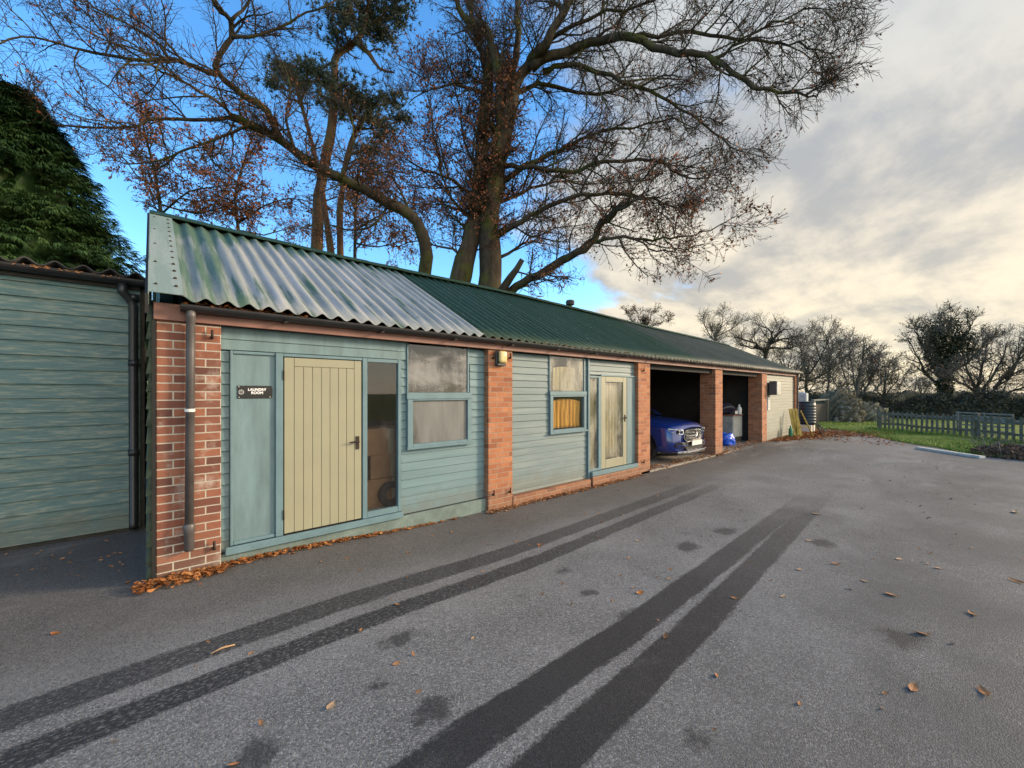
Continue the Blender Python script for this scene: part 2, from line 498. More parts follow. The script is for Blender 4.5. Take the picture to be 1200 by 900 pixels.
def tarmac_mat():
    t = NT('worn tarmac')
    s = t.sep()
    X, Y = s[0], s[1]
    big = t.noise(0.33, 5, 0.62)
    mid = t.noise(1.3, 5, 0.65, dist=0.4)
    col = t.ramp(t.math('ADD', t.math('MULTIPLY', big, 0.6), t.math('MULTIPLY', mid, 0.4)),
                 [(0.34, (0.088, 0.087, 0.083)), (0.5, (0.140, 0.139, 0.133)), (0.66, (0.200, 0.198, 0.190))])
    # smoother browner strip along the wall, little traffic
    wob = t.math('MULTIPLY', t.math('SUBTRACT', mid, 0.5), 0.9)
    strip = t.mr(t.math('ADD', Y, wob), -1.25, -0.7, 0, 0.7)
    col = t.mix(strip, col, t.mix(t.noise(4, 4), (0.066, 0.059, 0.053), (0.102, 0.092, 0.083)))
    # exposed aggregate: stones of different tones
    vo = t.n('ShaderNodeTexVoronoi', feature='F1')
    t.put(vo.inputs['Vector'], t.pos)
    vo.inputs['Scale'].default_value = 135.0
    tone = t.n('ShaderNodeSeparateColor')
    t.put(tone.inputs[0], vo.outputs['Color'])
    worn = t.mr(t.math('ADD', Y, wob), -1.1, -1.9, 0.35, 1.0)
    lightstone = t.math('MULTIPLY', t.mr(tone.outputs[0], 0.45, 1.0, 0, 0.75), worn)
    col = t.mix(lightstone, col, (0.31, 0.31, 0.30))
    col = t.mix(t.mr(tone.outputs[1], 0.5, 1.0, 0, 0.6), col, (0.035, 0.035, 0.036))
    # outer yard a little darker and patchier than the lane between the tracks
    outer = t.math('MULTIPLY', t.mr(t.math('ADD', Y, wob), -3.3, -4.2), t.mr(t.noise((0.8, 0.8, 1), 5, 0.65), 0.35, 0.65, 0.15, 0.75))
    col = t.mix(outer, col, (0.070, 0.073, 0.070))
    # damp tyre tracks: two pairs running along the building
    rag = t.math('MULTIPLY', t.math('SUBTRACT', t.noise((2.2, 16, 1), 5, 0.7), 0.5), 0.09)
    rag = t.math('ADD', rag, t.math('MULTIPLY', t.math('SUBTRACT', t.noise(34, 3, 0.7), 0.5), 0.05))
    yy = t.math('ADD', Y, rag)
    fade = t.mr(t.math('ADD', X, t.math('MULTIPLY', big, 6.0)), 8.5, 13.5, 1.0, 0.0)
    mask = None
    tread = t.mr(t.noise((34, 60, 1), 3, 0.6), 0.36, 0.52, 0.45, 1.0)
    fade = t.math('MULTIPLY', fade, t.mr(X, 1.5, 9.0, 1.0, 0.5))
    for c0, c1, w, k in ((-1.425, 0.034, 0.125, 0.9), (-1.815, 0.042, 0.105, 1.0), (-3.12, 0.038, 0.122, 1.0), (-3.50, 0.061, 0.118, 1.0)):
        ctr = t.math('ADD', t.math('MULTIPLY', X, c1), c0)
        d = t.math('ABSOLUTE', t.math('SUBTRACT', yy, ctr))
        m = t.mr(d, w + 0.014, w - 0.016, 0, k)
        if c0 > -2:      # tread blocks show in the two tracks nearest the wall
            m = t.math('MULTIPLY', m, tread)
        mask = m if mask is None else t.math('MAXIMUM', mask, m)
    mask = t.math('MULTIPLY', t.math('MULTIPLY', mask, fade), t.mr(t.noise(5, 5, 0.7), 0.25, 0.45, 0.8, 1.0))
    # damp blotches
    blot = None
    for px, py, r in ((690, 685, .075), (662, 659, .07), (508, 832, .10), (440, 805, .06), (1057, 740, .13), (610, 690, .05), (820, 857, .07),
                      (805, 632, .13), (850, 615, .14), (300, 885, .10), (545, 656, .1), (965, 630, .12), (745, 715, .13), (468, 748, .1)):
        p = ground_at(px, py)
        dx = t.math('MULTIPLY', t.math('SUBTRACT', X, p.x), 0.75)
        dy = t.math('SUBTRACT', Y, p.y)
        d = t.math('SQRT', t.math('ADD', t.math('MULTIPLY', dx, dx), t.math('MULTIPLY', dy, dy)))
        d = t.math('ADD', d, t.math('MULTIPLY', t.math('SUBTRACT', t.noise(7, 5, 0.75), 0.5), 0.34))
        m = t.mr(d, r + 0.02, r - 0.06, 0, 0.75)
        blot = m if blot is None else t.math('MAXIMUM', blot, m)
    patch = t.mr(t.noise((0.55, 1.1, 1), 6, 0.68), 0.55, 0.72, 0, 0.55)
    patch = t.math('MULTIPLY', patch, t.mr(X, 3.0, 7.0, 0.2, 1.0))
    wet = t.math('MAXIMUM', mask, blot)
    col = t.mix(t.math('MULTIPLY', patch, 0.6), col, (0.050, 0.050, 0.053))
    col = t.mix(t.math('MULTIPLY', wet, 0.88), col, (0.0105, 0.0105, 0.0115))
    # pale dried silt beyond and to the left
    silt = t.mr(t.noise((0.4, 1.2, 1), 5, 0.6, dist=0.7), 0.53, 0.68, 0, 0.75)
    silt = t.math('MULTIPLY', silt, t.math('MAXIMUM', t.mr(X, 8, 12), t.mr(X, 0.2, -0.8)))
    col = t.mix(t.math('MULTIPLY', silt, t.math('SUBTRACT', 1.0, wet)), col, (0.22, 0.215, 0.205))
    h = t.math('ADD', t.math('MULTIPLY', vo.outputs['Distance'], -0.7), t.math('MULTIPLY', t.noise(60, 4), 0.6))
    t.bump(h, 0.55, 0.006)
    rough = t.mix(wet, t.ramp(mid, [(0.35, 0.66), (0.65, 0.9)]), (0.66, 0.66, 0.66))
    return t.done(col, rough, spec=0.35)


M['tarmac'] = tarmac_mat()


def concrete_mat():
    t = NT('dusty concrete')
    col = t.ramp(t.noise(1.5, 6, 0.65), [(0.3, (0.20, 0.18, 0.155)), (0.7, (0.38, 0.35, 0.30))])
    col = t.mix(t.mr(t.noise(18, 4, 0.7), 0.55, 0.75, 0, 0.5), col, (0.14, 0.11, 0.08))
    t.bump(t.noise(40, 4), 0.3, 0.008)
    return t.done(col, 0.9)


M['concrete'] = concrete_mat()
M['kerb'] = simple('pale concrete kerb', (0.62, 0.57, 0.48), 0.95, 0, 0.2, 6, 0.3, 0.1)
M['fence_wood'] = simple('lichened fence timber', (0.115, 0.102, 0.068), 0.9, 0, 0.5, 6, 0.4)
M['fence_pale'] = simple('silvered fence rail', (0.17, 0.165, 0.145), 0.85, 0, 0.3, 6, 0.3)

# ------------------------------------------------------------------ ground
RX = [(-18, 11.5), (-8, 15.0), (-5.42, 15.75), (-4.75, 16.0), (-3.92, 17.4), (-3.14, 18.3), (-2.0, 20.6), (-0.5, 22.6), (1.0, 23.2), (2.0, 21.5), (3.0, 20.5), (8, 20.5)]


def lerp_tab(tab, x):
    if x <= tab[0][0]:
        return tab[0][1]
    for (a, b), (c, d) in zip(tab, tab[1:]):
        if x <= c:
            return b + (d - b) * (x - a) / (c - a)
    return tab[-1][1]


def sstep(a, b, x):
    t = max(0, min(1, (x - a) / (b - a)))
    return t * t * (3 - 2 * t)


def gz(x, y):
    """the yard dips a little in front of the middle bays"""
    return -0.085 * sstep(0.8, 3.2, x) * (1 - sstep(12.0, 14.5, x)) * sstep(-9, -1, y)


def tar(u, v):
    y = -18 + 24 * v
    x1 = lerp_tab(RX, y) + 0.16 * sin(y * 3.1) + 0.10 * sin(y * 7.7 + 1)
    x0 = -14
    x = x0 + (x1 - x0) * u
    return (x, y, gz(x, y))


mb = MB().grid(tar, 110, 140)
kind(mb.build('tarmac_yard', M['tarmac'], smooth=True), 'structure')
mb = MB()
mb.face([(-500, -500, -0.32), (900, -500, -0.32), (900, 900, -0.32), (-500, 900, -0.32)])
kind(mb.build('field_ground', M['lawn']), 'structure')


def lawn(u, v):
    y = -14 + 34 * v
    x0 = lerp_tab(RX, y) - 0.5
    x = x0 + (46 - x0) * u ** 1.6
    e = x - x0
    return (x, y, -0.02 + 0.05 * sstep(0.4, 1.2, e) - 0.1 * sstep(0, 0.4, 0.4 - e) + 0.06 * sin(x * 0.9 + y * 1.3) * sstep(0.5, 2, e) * 0.6
            - 0.31 * sstep(16, 24, e))


kind(MB().grid(lawn, 40, 70).build('grass_verge_ground', M['lawn'], smooth=True), 'structure')
mb = MB()
mb.box(7.75, 15.2, 0.0, 5.35, -0.3, -0.045)
kind(mb.build('garage_floor', M['concrete']), 'structure')

# ------------------------------------------------------------------ the brick outbuilding
LB = thing('brick_outbuilding', 'long low brick and timber outbuilding of five bays under a green corrugated roof', 'building', (0.03, 0.0, 0.0))
PIERS = [(0.03, 0.49), (3.66, 4.13), (7.63, 8.10), (11.45, 11.92), (15.08, 15.55), (18.78, 19.24)]
for i, (a, b) in enumerate(PIERS):
    mb = MB().box(a, b, 0.0, 0.42, -0.3, 2.275)
    mb.build('brick_pier', M['brick_dark'] if i == 0 else M['brick'], LB, bevel=0.006)
# outer and inner walls
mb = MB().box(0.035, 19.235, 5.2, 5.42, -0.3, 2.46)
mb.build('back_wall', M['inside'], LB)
RY, RZ0 = 2.7, 4.05
EAVE = [(0.0, 2.447), (2.57, 2.425), (7.8, 2.395), (19.3, 2.397)]
RIDGE = [(-0.1, 4.052), (2.5, 3.99), (6.5, 3.992), (9.1, 3.943), (12.7, 3.845), (16.8, 3.79), (19.3, 3.745)]


def gable(x0, x1, name, mat):
    m = MB()
    e = lerp_tab(RIDGE, x0) - 0.07
    pts = [(0.43, -0.3), (5.19, -0.3), (5.19, 2.33), (2.7, e), (0.43, 2.66)]
    for x in (x0, x1):
        m.face([(x, y, z) for y, z in (pts if x == x0 else reversed(pts))])
    for (a, b), (c, d) in zip(pts, pts[1:] + pts[:1]):
        m.face([(x0, a, b), (x1, a, b), (x1, c, d), (x0, c, d)])
    m.build(name, mat, LB)


gable(0.06, 0.16, 'gable_wall', M['paint_shed'])
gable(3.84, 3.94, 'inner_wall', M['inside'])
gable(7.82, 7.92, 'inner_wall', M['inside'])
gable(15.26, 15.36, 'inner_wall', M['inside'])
gable(19.1, 19.2, 'gable_wall', M['brick'])
# sawtooth weatherboards on the near gable, seen edge on
mb = MB()
z = 0.0
while z < 2.4:
    n = len(mb.v)
    for y in (0.035, 2.6):
        mb.v += [(0.004, y, z), (-0.036, y, z), (-0.012, y, z + 0.148), (0.004, y, z + 0.148)]
    mb.f += [(n, n + 1, n + 2, n + 3), (n + 7, n + 6, n + 5, n + 4), (n + 1, n + 5, n + 6, n + 2), (n, n + 4, n + 5, n + 1)]
    z += 0.15
mb.build('gable_boards', M['gable_green'], LB)
MB().box(0.004, 0.0295, -0.022, 0.03, -0.02, 2.43).build('corner_post', M['black_timber'], LB)

# fascia, gutter, roof
mb = MB()
segs = [0.012, 3.9, 7.85, 11.7, 15.3, 19.26]
for a, b in zip(segs, segs[1:]):
    mb.box(a + 0.001, b - 0.001, -0.035, -0.004, 2.268, 2.415)
mb.build('fascia_board', M['fascia'], LB, bevel=0.004)
mb = MB().box(0.5, 19.23, 0.012, 0.10, 2.28, 2.40)
mb.build('wall_plate', M['timber_dark'], LB)


def gutter(m, a, b, yc, z0, r=0.058):
    n = 10
    pr = []
    for i in range(n + 1):
        an = pi + pi * i / n
        pr.append((yc + r * cos(an), z0 + r * sin(an)))
    inner = [(yc + (r - 0.006) * cos(pi + pi * i / n), z0 + (r - 0.006) * sin(pi + pi * i / n)) for i in range(n + 1)]
    loop = pr + inner[::-1]
    k = len(loop)
    n0 = len(m.v)
    for x, zz in ((a, 0), (b, 0)):
        for y, z in loop:
            m.v.append((x, y, z))
    for i in range(k):
        j = (i + 1) % k
        m.f.append((n0 + i, n0 + j, n0 + k + j, n0 + k + i))
    m.face([(a, y, z) for y, z in pr])
    m.face([(b, y, z) for y, z in pr][::-1])


gt = MB()
gutter(gt, 0.19, 19.28, -0.10, 2.405)
for x in (1.0, 2.0, 3.0, 4.0, 5.0, 6.0, 7.0, 8.0, 9.0, 10.0, 11.0, 12.0, 13.0, 14.0, 15, 16, 17, 18, 19):
    gt.box(x - 0.015, x + 0.015, -0.164, -0.036, 2.335, 2.342)
GT = gt.build('gutter', M['black_plastic'], LB, smooth=False)
# moss and leaves lying in the gutter
lf = MB()
for i in range(420):
    x = rnd.choice([rnd.uniform(0.2, 1.2), rnd.uniform(3.6, 6.0), rnd.uniform(6, 12), rnd.uniform(0.2, 18)])
    c = Vector((x, rnd.uniform(-0.155, -0.06), 2.405 + rnd.uniform(0.0, 0.03)))
    a = Vector((rnd.uniform(-1, 1), rnd.uniform(-1, 1), rnd.uniform(-.5, .5))).normalized() * rnd.uniform(0.015, 0.035)
    b = a.cross(Vector((rnd.uniform(-.4, .4), rnd.uniform(-.4, .4), 1))).normalized() * 0.015
    lf.face([c - a, c + b, c + a, c - b])
lf.build('gutter_debris', M['litter'], GT)
kind(bpy.data.objects['gutter_debris'], 'stuff')

CORR = 0.163


def roof_front(x0, x1, name, mat, lift=0.0):
    nx = max(2, int((x1 - x0) / CORR * 10))

    def fn(u, v):
        x = x0 + (x1 - x0) * u
        e, r = lerp_tab(EAVE, x), lerp_tab(RIDGE, x)
        y = -0.16 + (RY + 0.16) * v
        zz = e + (r - e) * v + 0.0225 * cos(2 * pi * (x - 0.2) / CORR) + lift
        zz += 0.006 * sin(x * 2.1 + v * 4)
        return (x, y, zz)
    o = MB().grid(fn, nx, 8).build(name, mat, LB, smooth=True)
    s = o.modifiers.new('thick', 'SOLIDIFY')
    s.thickness = 0.008
    return o


roof_front(0.19, 3.45, 'roof_sheeting', M['roof_grey'], 0.006)
roof_front(3.40, 10.6, 'roof_sheeting', M['roof_green'])
roof_front(10.56, 19.3, 'roof_sheeting', M['roof_far'], 0.007)
# horizontal sheet lap
mb = MB()


def roof_back(u, v):
    x = 0.02 + 19.26 * u
    e, r = 2.40, lerp_tab(RIDGE, x)
    return (x, RY + (5.65 - RY) * v, r + (e - r) * v + 0.027 * cos(2 * pi * x / CORR))


o = MB().grid(roof_back, 700, 2).build('rear_roof_sheeting', M['roof_far'], LB, smooth=True)
o.modifiers.new('thick', 'SOLIDIFY').thickness = 0.008
# verge flashing with its bolts
sl = (RZ0 - 2.447) / (RY + 0.16)


def verge(u, v):
    y = -0.17 + (RY + 0.17) * v
    z = 2.447 + sl * (y + 0.16) + 0.036 + (0.006 if v > 0.28 else 0)
    return (-0.015 + 0.225 * u, y, z)


vg = MB().grid(verge, 3, 30)
vg.grid(lambda u, v: (-0.015, -0.17 + (RY + 0.17) * v, 2.447 + sl * (-0.01 + (RY + 0.17) * v) + 0.036 - 0.11 * u), 1, 20)
VG = vg.build('verge_flashing', M['flash'], LB)
VG.modifiers.new('thick', 'SOLIDIFY').thickness = 0.006
for i in range(13):
    y = 0.0 + 0.2 * i
    zz = 2.447 + sl * (y + 0.16) + 0.036
    MB().lathe((0.165, y, zz), [(0.013, 0.0), (0.013, 0.012), (0.006, 0.018)], 8).build('bolt', M['iron'], VG)
    if i % 3 == 0:
        MB().lathe((0.03, y, zz), [(0.011, 0.0), (0.011, 0.010), (0.005, 0.015)], 8).build('bolt', M['iron'], VG)
MB().obox((-0.028, (RY - 0.17) / 2, (2.447 + RZ0) / 2 - 0.07), (0.012, 0, 0), (0, (RY + 0.17) / 2, (RY + 0.17) / 2 * sl), (0, 0, 0.08)).build('bargeboard', M['black_timber'], LB)
# ridge capping
rc = MB()
xs = [-0.015 + i * 0.6 for i in range(33)]
for a, b in zip(xs, xs[1:]):
    if a > 19.2:
        break
    b = min(b, 19.3)
    ra, rb = lerp_tab(RIDGE, a) + 0.04, lerp_tab(RIDGE, b) + 0.047
    for s_, dz in ((-1, 0), (1, 0)):
        rc.face([(a, RY, ra + 0.02), (b, RY, rb + 0.02), (b, RY + s_ * 0.17, rb - 0.075), (a, RY + s_ * 0.17, ra - 0.075)][::s_])
o = rc.build('ridge_capping', M['roof_green'], LB)
o.modifiers.new('thick', 'SOLIDIFY').thickness = 0.012
# small vent cowl on the ridge
p = at(677, 361, 8.65 * CT + (RY + CAM_Y) * ST)
vx, vz = 8.62, lerp_tab(RIDGE, 8.62) + 0.03
MB().lathe((vx, RY, vz), [(0.06, -0.05), (0.06, 0.06), (0.115, 0.065), (0.12, 0.15), (0.10, 0.185), (0.02, 0.20)], 14).build('roof_vent', M['timber_dark'], LB, smooth=False)
# downpipe on the first pier
dp = MB()
dx, dy = 0.262, -0.062
V = Vector
dp.tube([V((dx, -0.10, 2.37)), V((dx, -0.10, 2.31)), V((dx, dy, 2.24)), V((dx, dy, 2.0)), V((dx - 0.01, dy, 0.46))], [0.036, 0.036, 0.034, 0.034, 0.034], 14)
dp.lathe((dx - 0.01, dy, 0.40), [(0.034, -0.16), (0.038, -0.15), (0.038, 0.0), (0.043, 0.01), (0.043, 0.07), (0.036, 0.08)], 14)
DP = dp.build('downpipe', M['pipe'], LB, smooth=True)
MB().lathe((dx - 0.005, dy, 1.47), [(0.037, 0), (0.0385, 0.0), (0.0385, 0.026), (0.037, 0.026)], 14).build('pipe_clip', M['white_plastic'], DP)
dp = MB()
dp.tube([V((18.88, -0.10, 2.36)), V((18.88, -0.05, 2.25)), V((18.88, -0.045, 0.1))], [0.034] * 3, 10)
dp.build('downpipe', M['pipe'], LB, smooth=True)
# old gate pintles left in the piers
for hx, hz in ((0.42, 2.165), (0.435, 0.22), (4.06, 2.18), (3.74, 0.17), (4.055, 0.16), (7.80, 2.12), (7.80, 0.18), (3.735, 2.16)):
    h = MB()
    h.tube([V((hx, 0.0, hz - 0.02)), V((hx, -0.035, hz - 0.02))], [0.014, 0.014], 8)
    h.tube([V((hx, -0.035, hz - 0.03)), V((hx, -0.035, hz + 0.05))], [0.011, 0.010], 8)
    h.build('gate_pintle', M['iron'], LB, smooth=True)


def boards(m, x0, x1, z0, z1, y, holes=(), pitch=0.1075):
    """shiplap boards as real tilted boards, cut round the openings"""
    i = int(math.floor((z0) / pitch))
    zz = i * pitch
    while zz < z1:
        a, b = max(zz + 0.004, z0), min(zz + pitch, z1)
        if b - a > 0.01:
            cuts = [(x0, x1)]
            for hx0, hx1, hz0, hz1 in holes:
                if hz0 < (a + b) / 2 < hz1:
                    new = []
                    for c, d in cuts:
                        if hx0 > c:
                            new.append((c, min(d, hx0)))
                        if hx1 < d:
                            new.append((max(c, hx1), d))
                    cuts = [q for q in new if q[1] - q[0] > 0.004]
            for c, d in cuts:
                yo = rnd.uniform(-0.002, 0.002)
                t = 0.013
                n = len(m.v)
                m.v += [(c, y - t + yo, a), (d, y - t + yo, a), (d, y - 0.005 + yo, b - 0.012), (c, y - 0.005 + yo, b - 0.012),
                        (c, y + 0.012, a), (d, y + 0.012, a), (d, y + 0.012, b), (c, y + 0.012, b), (c, y + 0.002 + yo, b), (d, y + 0.002 + yo, b)]
                m.f += [(n, n + 1, n + 2, n + 3), (n + 3, n + 2, n + 9, n + 8), (n + 4, n + 5, n + 1, n), (n + 8, n + 9, n + 6, n + 7),
                        (n, n + 3, n + 8, n + 7, n + 4), (n + 1, n + 5, n + 6, n + 9, n + 2)]
        zz += pitch
    return m


# ---- bay 1: plain door, side glass, blank panel, window
Y1 = 0.10
mb = boards(MB(), 0.492, 3.658, 0.10, 2.04, Y1, [(0.565, 2.35, 0, 2.06), (2.418, 3.40, 0.93, 2.3)])
boards(mb, 2.30, 3.658, 2.045, 2.27, Y1, [(2.418, 3.372, 0.93, 2.3)])
mb.build('cladding', M['paint_near'], LB)
mb = MB().box(0.494, 2.415, Y1 - 0.012, Y1 + 0.014, 2.155, 2.275)
mb.box(0.494, 2.415, Y1 - 0.014, Y1 + 0.014, 2.052, 2.151)
mb.build('header_board', M['panel'], LB, bevel=0.003)
MB().box(0.492, 3.658, Y1 + 0.015, Y1 + 0.05, 0.05, 2.275).box(0.5, 3.6, Y1 + 0.052, Y1 + 0.055, 0.1, 0.2)
# backing sheet behind the boards, open at the glass
bk = MB()
for a, b, c, d in ((0.492, 1.90, 0.0, 2.28), (2.29, 2.47, 0.0, 2.28), (2.47, 3.36, 0.0, 0.96), (3.36, 3.658, 0.0, 2.28), (1.90, 2.29, 0.0, 0.22), (1.90, 2.29, 2.0, 2.28)):
    bk.box(a, b, Y1 + 0.018, Y1 + 0.045, c, d)
bk.build('backing_sheet', M['timber_dark'], LB)
MB().box(0.492, 3.658, Y1 - 0.045, Y1 - 0.002, -0.2, 0.098).build('plinth_board', M['plinth'], LB, bevel=0.004)
MB().box(0.525, 2.345, Y1 - 0.085, Y1 - 0.046, 0.092, 0.165).build('sill_board', M['trim'], LB, bevel=0.006)
# door set frame
fr = MB()
fr.box(0.567, 0.592, Y1 - 0.04, Y1 + 0.014, 0.166, 2.045)
fr.box(0.952, 1.020, Y1 - 0.05, Y1 + 0.016, 0.166, 2.045)
fr.box(1.847, 1.903, Y1 - 0.05, Y1 + 0.016, 0.166, 2.045)
fr.box(2.288, 2.330, Y1 - 0.05, Y1 + 0.016, 0.166, 2.045)
fr.box(0.593, 0.951, Y1 - 0.038, Y1 + 0.012, 2.015, 2.044)
fr.box(1.021, 1.846, Y1 - 0.047, Y1 + 0.012, 2.012, 2.044)
fr.box(1.904, 2.287, Y1 - 0.047, Y1 + 0.012, 2.000, 2.044)
fr.box(1.904, 2.287, Y1 - 0.047, Y1 + 0.012, 0.166, 0.235)
fr.box(0.593, 0.951, Y1 - 0.038, Y1 + 0.012, 0.166, 0.20)
fr.build('door_frame', M['trim'], LB, bevel=0.004)
MB().box(0.593, 0.951, Y1 - 0.018, Y1 + 0.010, 0.201, 2.014).build('blank_panel', M['panel'], LB)
DR = MB().box(1.030, 1.838, Y1 - 0.028, Y1 + 0.006, 0.176, 2.006)
D1 = DR.build('door', M['cream_dark'], LB)
D1['label'] = 'cream boarded door'
db = MB()
xs = [1.031, 1.125, 1.215, 1.305, 1.395, 1.485, 1.575, 1.665, 1.752, 1.837]
for a, b in zip(xs, xs[1:]):
    lo = 0.178
    hi = 2.004
    if 1.1 < (a + b) / 2 < 1.76:
        hi = 1.912
    db.box(a + 0.0018, b - 0.0018, Y1 - 0.040, Y1 - 0.0285, lo, hi)
db.box(1.127, 1.750, Y1 - 0.040, Y1 - 0.0285, 1.915, 2.004)
db.build('door_boards', M['cream'], D1, bevel=0.0025)
hd = MB().box(1.768, 1.808, Y1 - 0.047, Y1 - 0.0405, 0.985, 1.135)
hd.tube([V((1.788, Y1 - 0.046, 1.075)), V((1.788, Y1 - 0.085, 1.075))], [0.012, 0.010], 8)
hd.tube([V((1.795, Y1 - 0.085, 1.076)), V((1.74, Y1 - 0.088, 1.078)), V((1.685, Y1 - 0.078, 1.072))], [0.010, 0.009, 0.007], 8)
hd.build('handle', M['iron'], D1, smooth=False)
for hz in (1.82, 0.38):
    h = MB().box(1.022, 1.029, Y1 - 0.056, Y1 - 0.044, hz - 0.05, hz + 0.05)
    h.tube([V((1.025, Y1 - 0.056, hz - 0.05)), V((1.025, Y1 - 0.056, hz + 0.05))], [0.007] * 2, 8)
    h.build('hinge', M['iron'], D1)
SG = MB().box(1.904, 2.287, Y1 - 0.022, Y1 - 0.016, 0.236, 1.999).build('side_glass', M['glass_clear'], LB)
# window of bay 1
wf = MB()
wf.box(2.418, 2.438, Y1 - 0.03, Y1 + 0.014, 1.642, 2.27)
wf.box(3.345, 3.374, Y1 - 0.03, Y1 + 0.014, 1.642, 2.27)
wf.box(2.405, 3.405, Y1 - 0.055, Y1 + 0.014, 1.555, 1.640)
wf.box(2.418, 2.492, Y1 - 0.05, Y1 + 0.012, 0.930, 1.554)
wf.box(3.335, 3.400, Y1 - 0.05, Y1 + 0.012, 0.930, 1.554)
wf.box(2.493, 3.334, Y1 - 0.05, Y1 + 0.012, 0.930, 0.985)
wf.box(2.493, 3.334, Y1 - 0.05, Y1 + 0.012, 1.535, 1.554)
wf.box(2.40, 3.42, Y1 - 0.075, Y1 - 0.051, 0.918, 0.950)
W1 = wf.build('window', M['trim'], LB, bevel=0.004)
MB().box(2.439, 3.344, Y1 - 0.016, Y1 - 0.010, 1.641, 2.268).build('pane', M['glass_dirty'], W1)
MB().box(2.493, 3.334, Y1 - 0.018, Y1 - 0.012, 0.986, 1.534).build('pane', M['glass_frost'], W1)

# ---- bay 2
Y2 = 0.10
mb = boards(MB(), 4.132, 6.03, 0.06, 2.27, Y2, [(5.02, 5.975, 0.945, 2.3)])
boards(mb, 6.08, 7.628, 1.98, 2.27, Y2)
mb.build('cladding', M['paint_mid'], LB)
bk = MB()
for a, b, c, d in ((4.132, 5.06, 0.0, 2.28), (5.06, 5.95, 0.0, 0.97), (5.95, 6.09, 0, 2.28), (6.09, 7.628, 1.95, 2.28), (7.30, 7.628, 0, 1.95)):
    bk.box(a, b, Y2 + 0.018, Y2 + 0.045, c, d)
bk.build('backing_sheet', M['timber_dark'], LB)
mb = MB().box(4.134, 6.03, -0.01, 0.20, -0.3, 0.052)
mb.box(6.09, 7.626, -0.01, 0.20, -0.3, 0.085)
mb.build('brick_plinth', M['brick'], LB, bevel=0.006)
wf = MB()
wf.box(5.02, 5.045, Y2 - 0.03, Y2 + 0.014, 1.665, 2.27)
wf.box(5.935, 5.975, Y2 - 0.03, Y2 + 0.014, 1.665, 2.27)
wf.box(5.01, 5.99, Y2 - 0.055, Y2 + 0.014, 1.595, 1.662)
wf.box(5.022, 5.095, Y2 - 0.05, Y2 + 0.012, 0.950, 1.594)
wf.box(5.915, 5.98, Y2 - 0.05, Y2 + 0.012, 0.950, 1.594)
wf.box(5.096, 5.914, Y2 - 0.05, Y2 + 0.012, 0.950, 1.005)
wf.box(5.096, 5.914, Y2 - 0.05, Y2 + 0.012, 1.565, 1.594)
wf.box(5.0, 6.0, Y2 - 0.075, Y2 - 0.051, 0.935, 0.965)
W2 = wf.build('window', M['trim'], LB, bevel=0.004)
MB().box(5.046, 5.934, Y2 - 0.014, Y2 - 0.008, 1.664, 2.268).build('pane', M['glass_milky'], W2)
MB().box(5.096, 5.914, Y2 - 0.016, Y2 - 0.010, 1.006, 1.564).build('pane', M['glass_clear'], W2)
fr = MB()
fr.box(6.032, 6.080, Y2 - 0.05, Y2 + 0.016, -0.02, 2.27)
fr.box(6.35, 6.43, Y2 - 0.045, Y2 + 0.016, 0.172, 1.955)
fr.box(6.082, 6.349, Y2 - 0.045, Y2 + 0.012, 1.915, 1.955)
fr.box(6.082, 6.349, Y2 - 0.045, Y2 + 0.012, 0.172, 0.215)
fr.box(6.431, 7.626, Y2 - 0.045, Y2 + 0.012, 1.955, 1.985)
fr.box(7.30, 7.34, Y2 - 0.045, Y2 + 0.012, 0.172, 1.954)
fr.build('door_frame', M['trim'], LB, bevel=0.004)
MB().box(6.082, 7.626, Y2 - 0.11, Y2 - 0.046, 0.09, 0.170).build('sill_board', M['trim'], LB, bevel=0.006)
MB().box(6.082, 6.349, Y2 - 0.02, Y2 - 0.014, 0.216, 1.914).build('side_glass', M['glass_milky'], LB)
MB().box(7.341, 7.627, Y2 - 0.024, Y2 + 0.008, 0.172, 1.954).build('blank_panel', M['panel'], LB)
dd = MB()
dd.box(6.435, 6.575, Y2 - 0.04, Y2 + 0.004, 0.176, 1.95)
dd.box(7.165, 7.296, Y2 - 0.04, Y2 + 0.004, 0.176, 1.95)
dd.box(6.576, 7.164, Y2 - 0.04, Y2 + 0.004, 1.845, 1.95)
dd.box(6.576, 7.164, Y2 - 0.04, Y2 + 0.004, 0.176, 0.34)
D2 = dd.build('door', M['cream'], LB, bevel=0.005)
D2['label'] = 'narrow cream door with a tall glass pane'
MB().box(6.576, 7.164, Y2 - 0.022, Y2 - 0.016, 0.341, 1.844).build('pane', M['glass_milky'], D2)
hd = MB().box(7.205, 7.245, Y2 - 0.047, Y2 - 0.0405, 1.05, 1.19)
hd.tube([V((7.225, Y2 - 0.046, 1.13)), V((7.225, Y2 - 0.085, 1.13))], [0.018, 0.014], 8)
hd.tube([V((7.23, Y2 - 0.085, 1.13)), V((7.12, Y2 - 0.08, 1.128))], [0.012, 0.009], 8)
hd.build('handle', M['iron'], D2)

# ---- bay 5
mb = boards(MB(), 15.552, 18.778, -0.02, 2.27, 0.06)
mb.build('cladding', M['paint_far'], LB)
MB().box(15.552, 18.778, 0.075, 0.11, -0.2, 2.28).build('backing_sheet', M['timber_dark'], LB)
# roof timbers inside the open bays
for x in (8.5, 9.5, 10.5, 11.7, 12.7, 13.7, 14.7):
    mb = MB()
    e, r = lerp_tab(EAVE, x), lerp_tab(RIDGE, x)
    mb.bar((x, 0.0, e - 0.06), (x, RY, r - 0.12), 0.05, 0.12)
    mb.build('rafter', M['timber_dark'], LB)
MB().box(8.1, 15.0, 0.1, 0.2, 2.16, 2.277).build('lintel', M['black_timber'], LB)

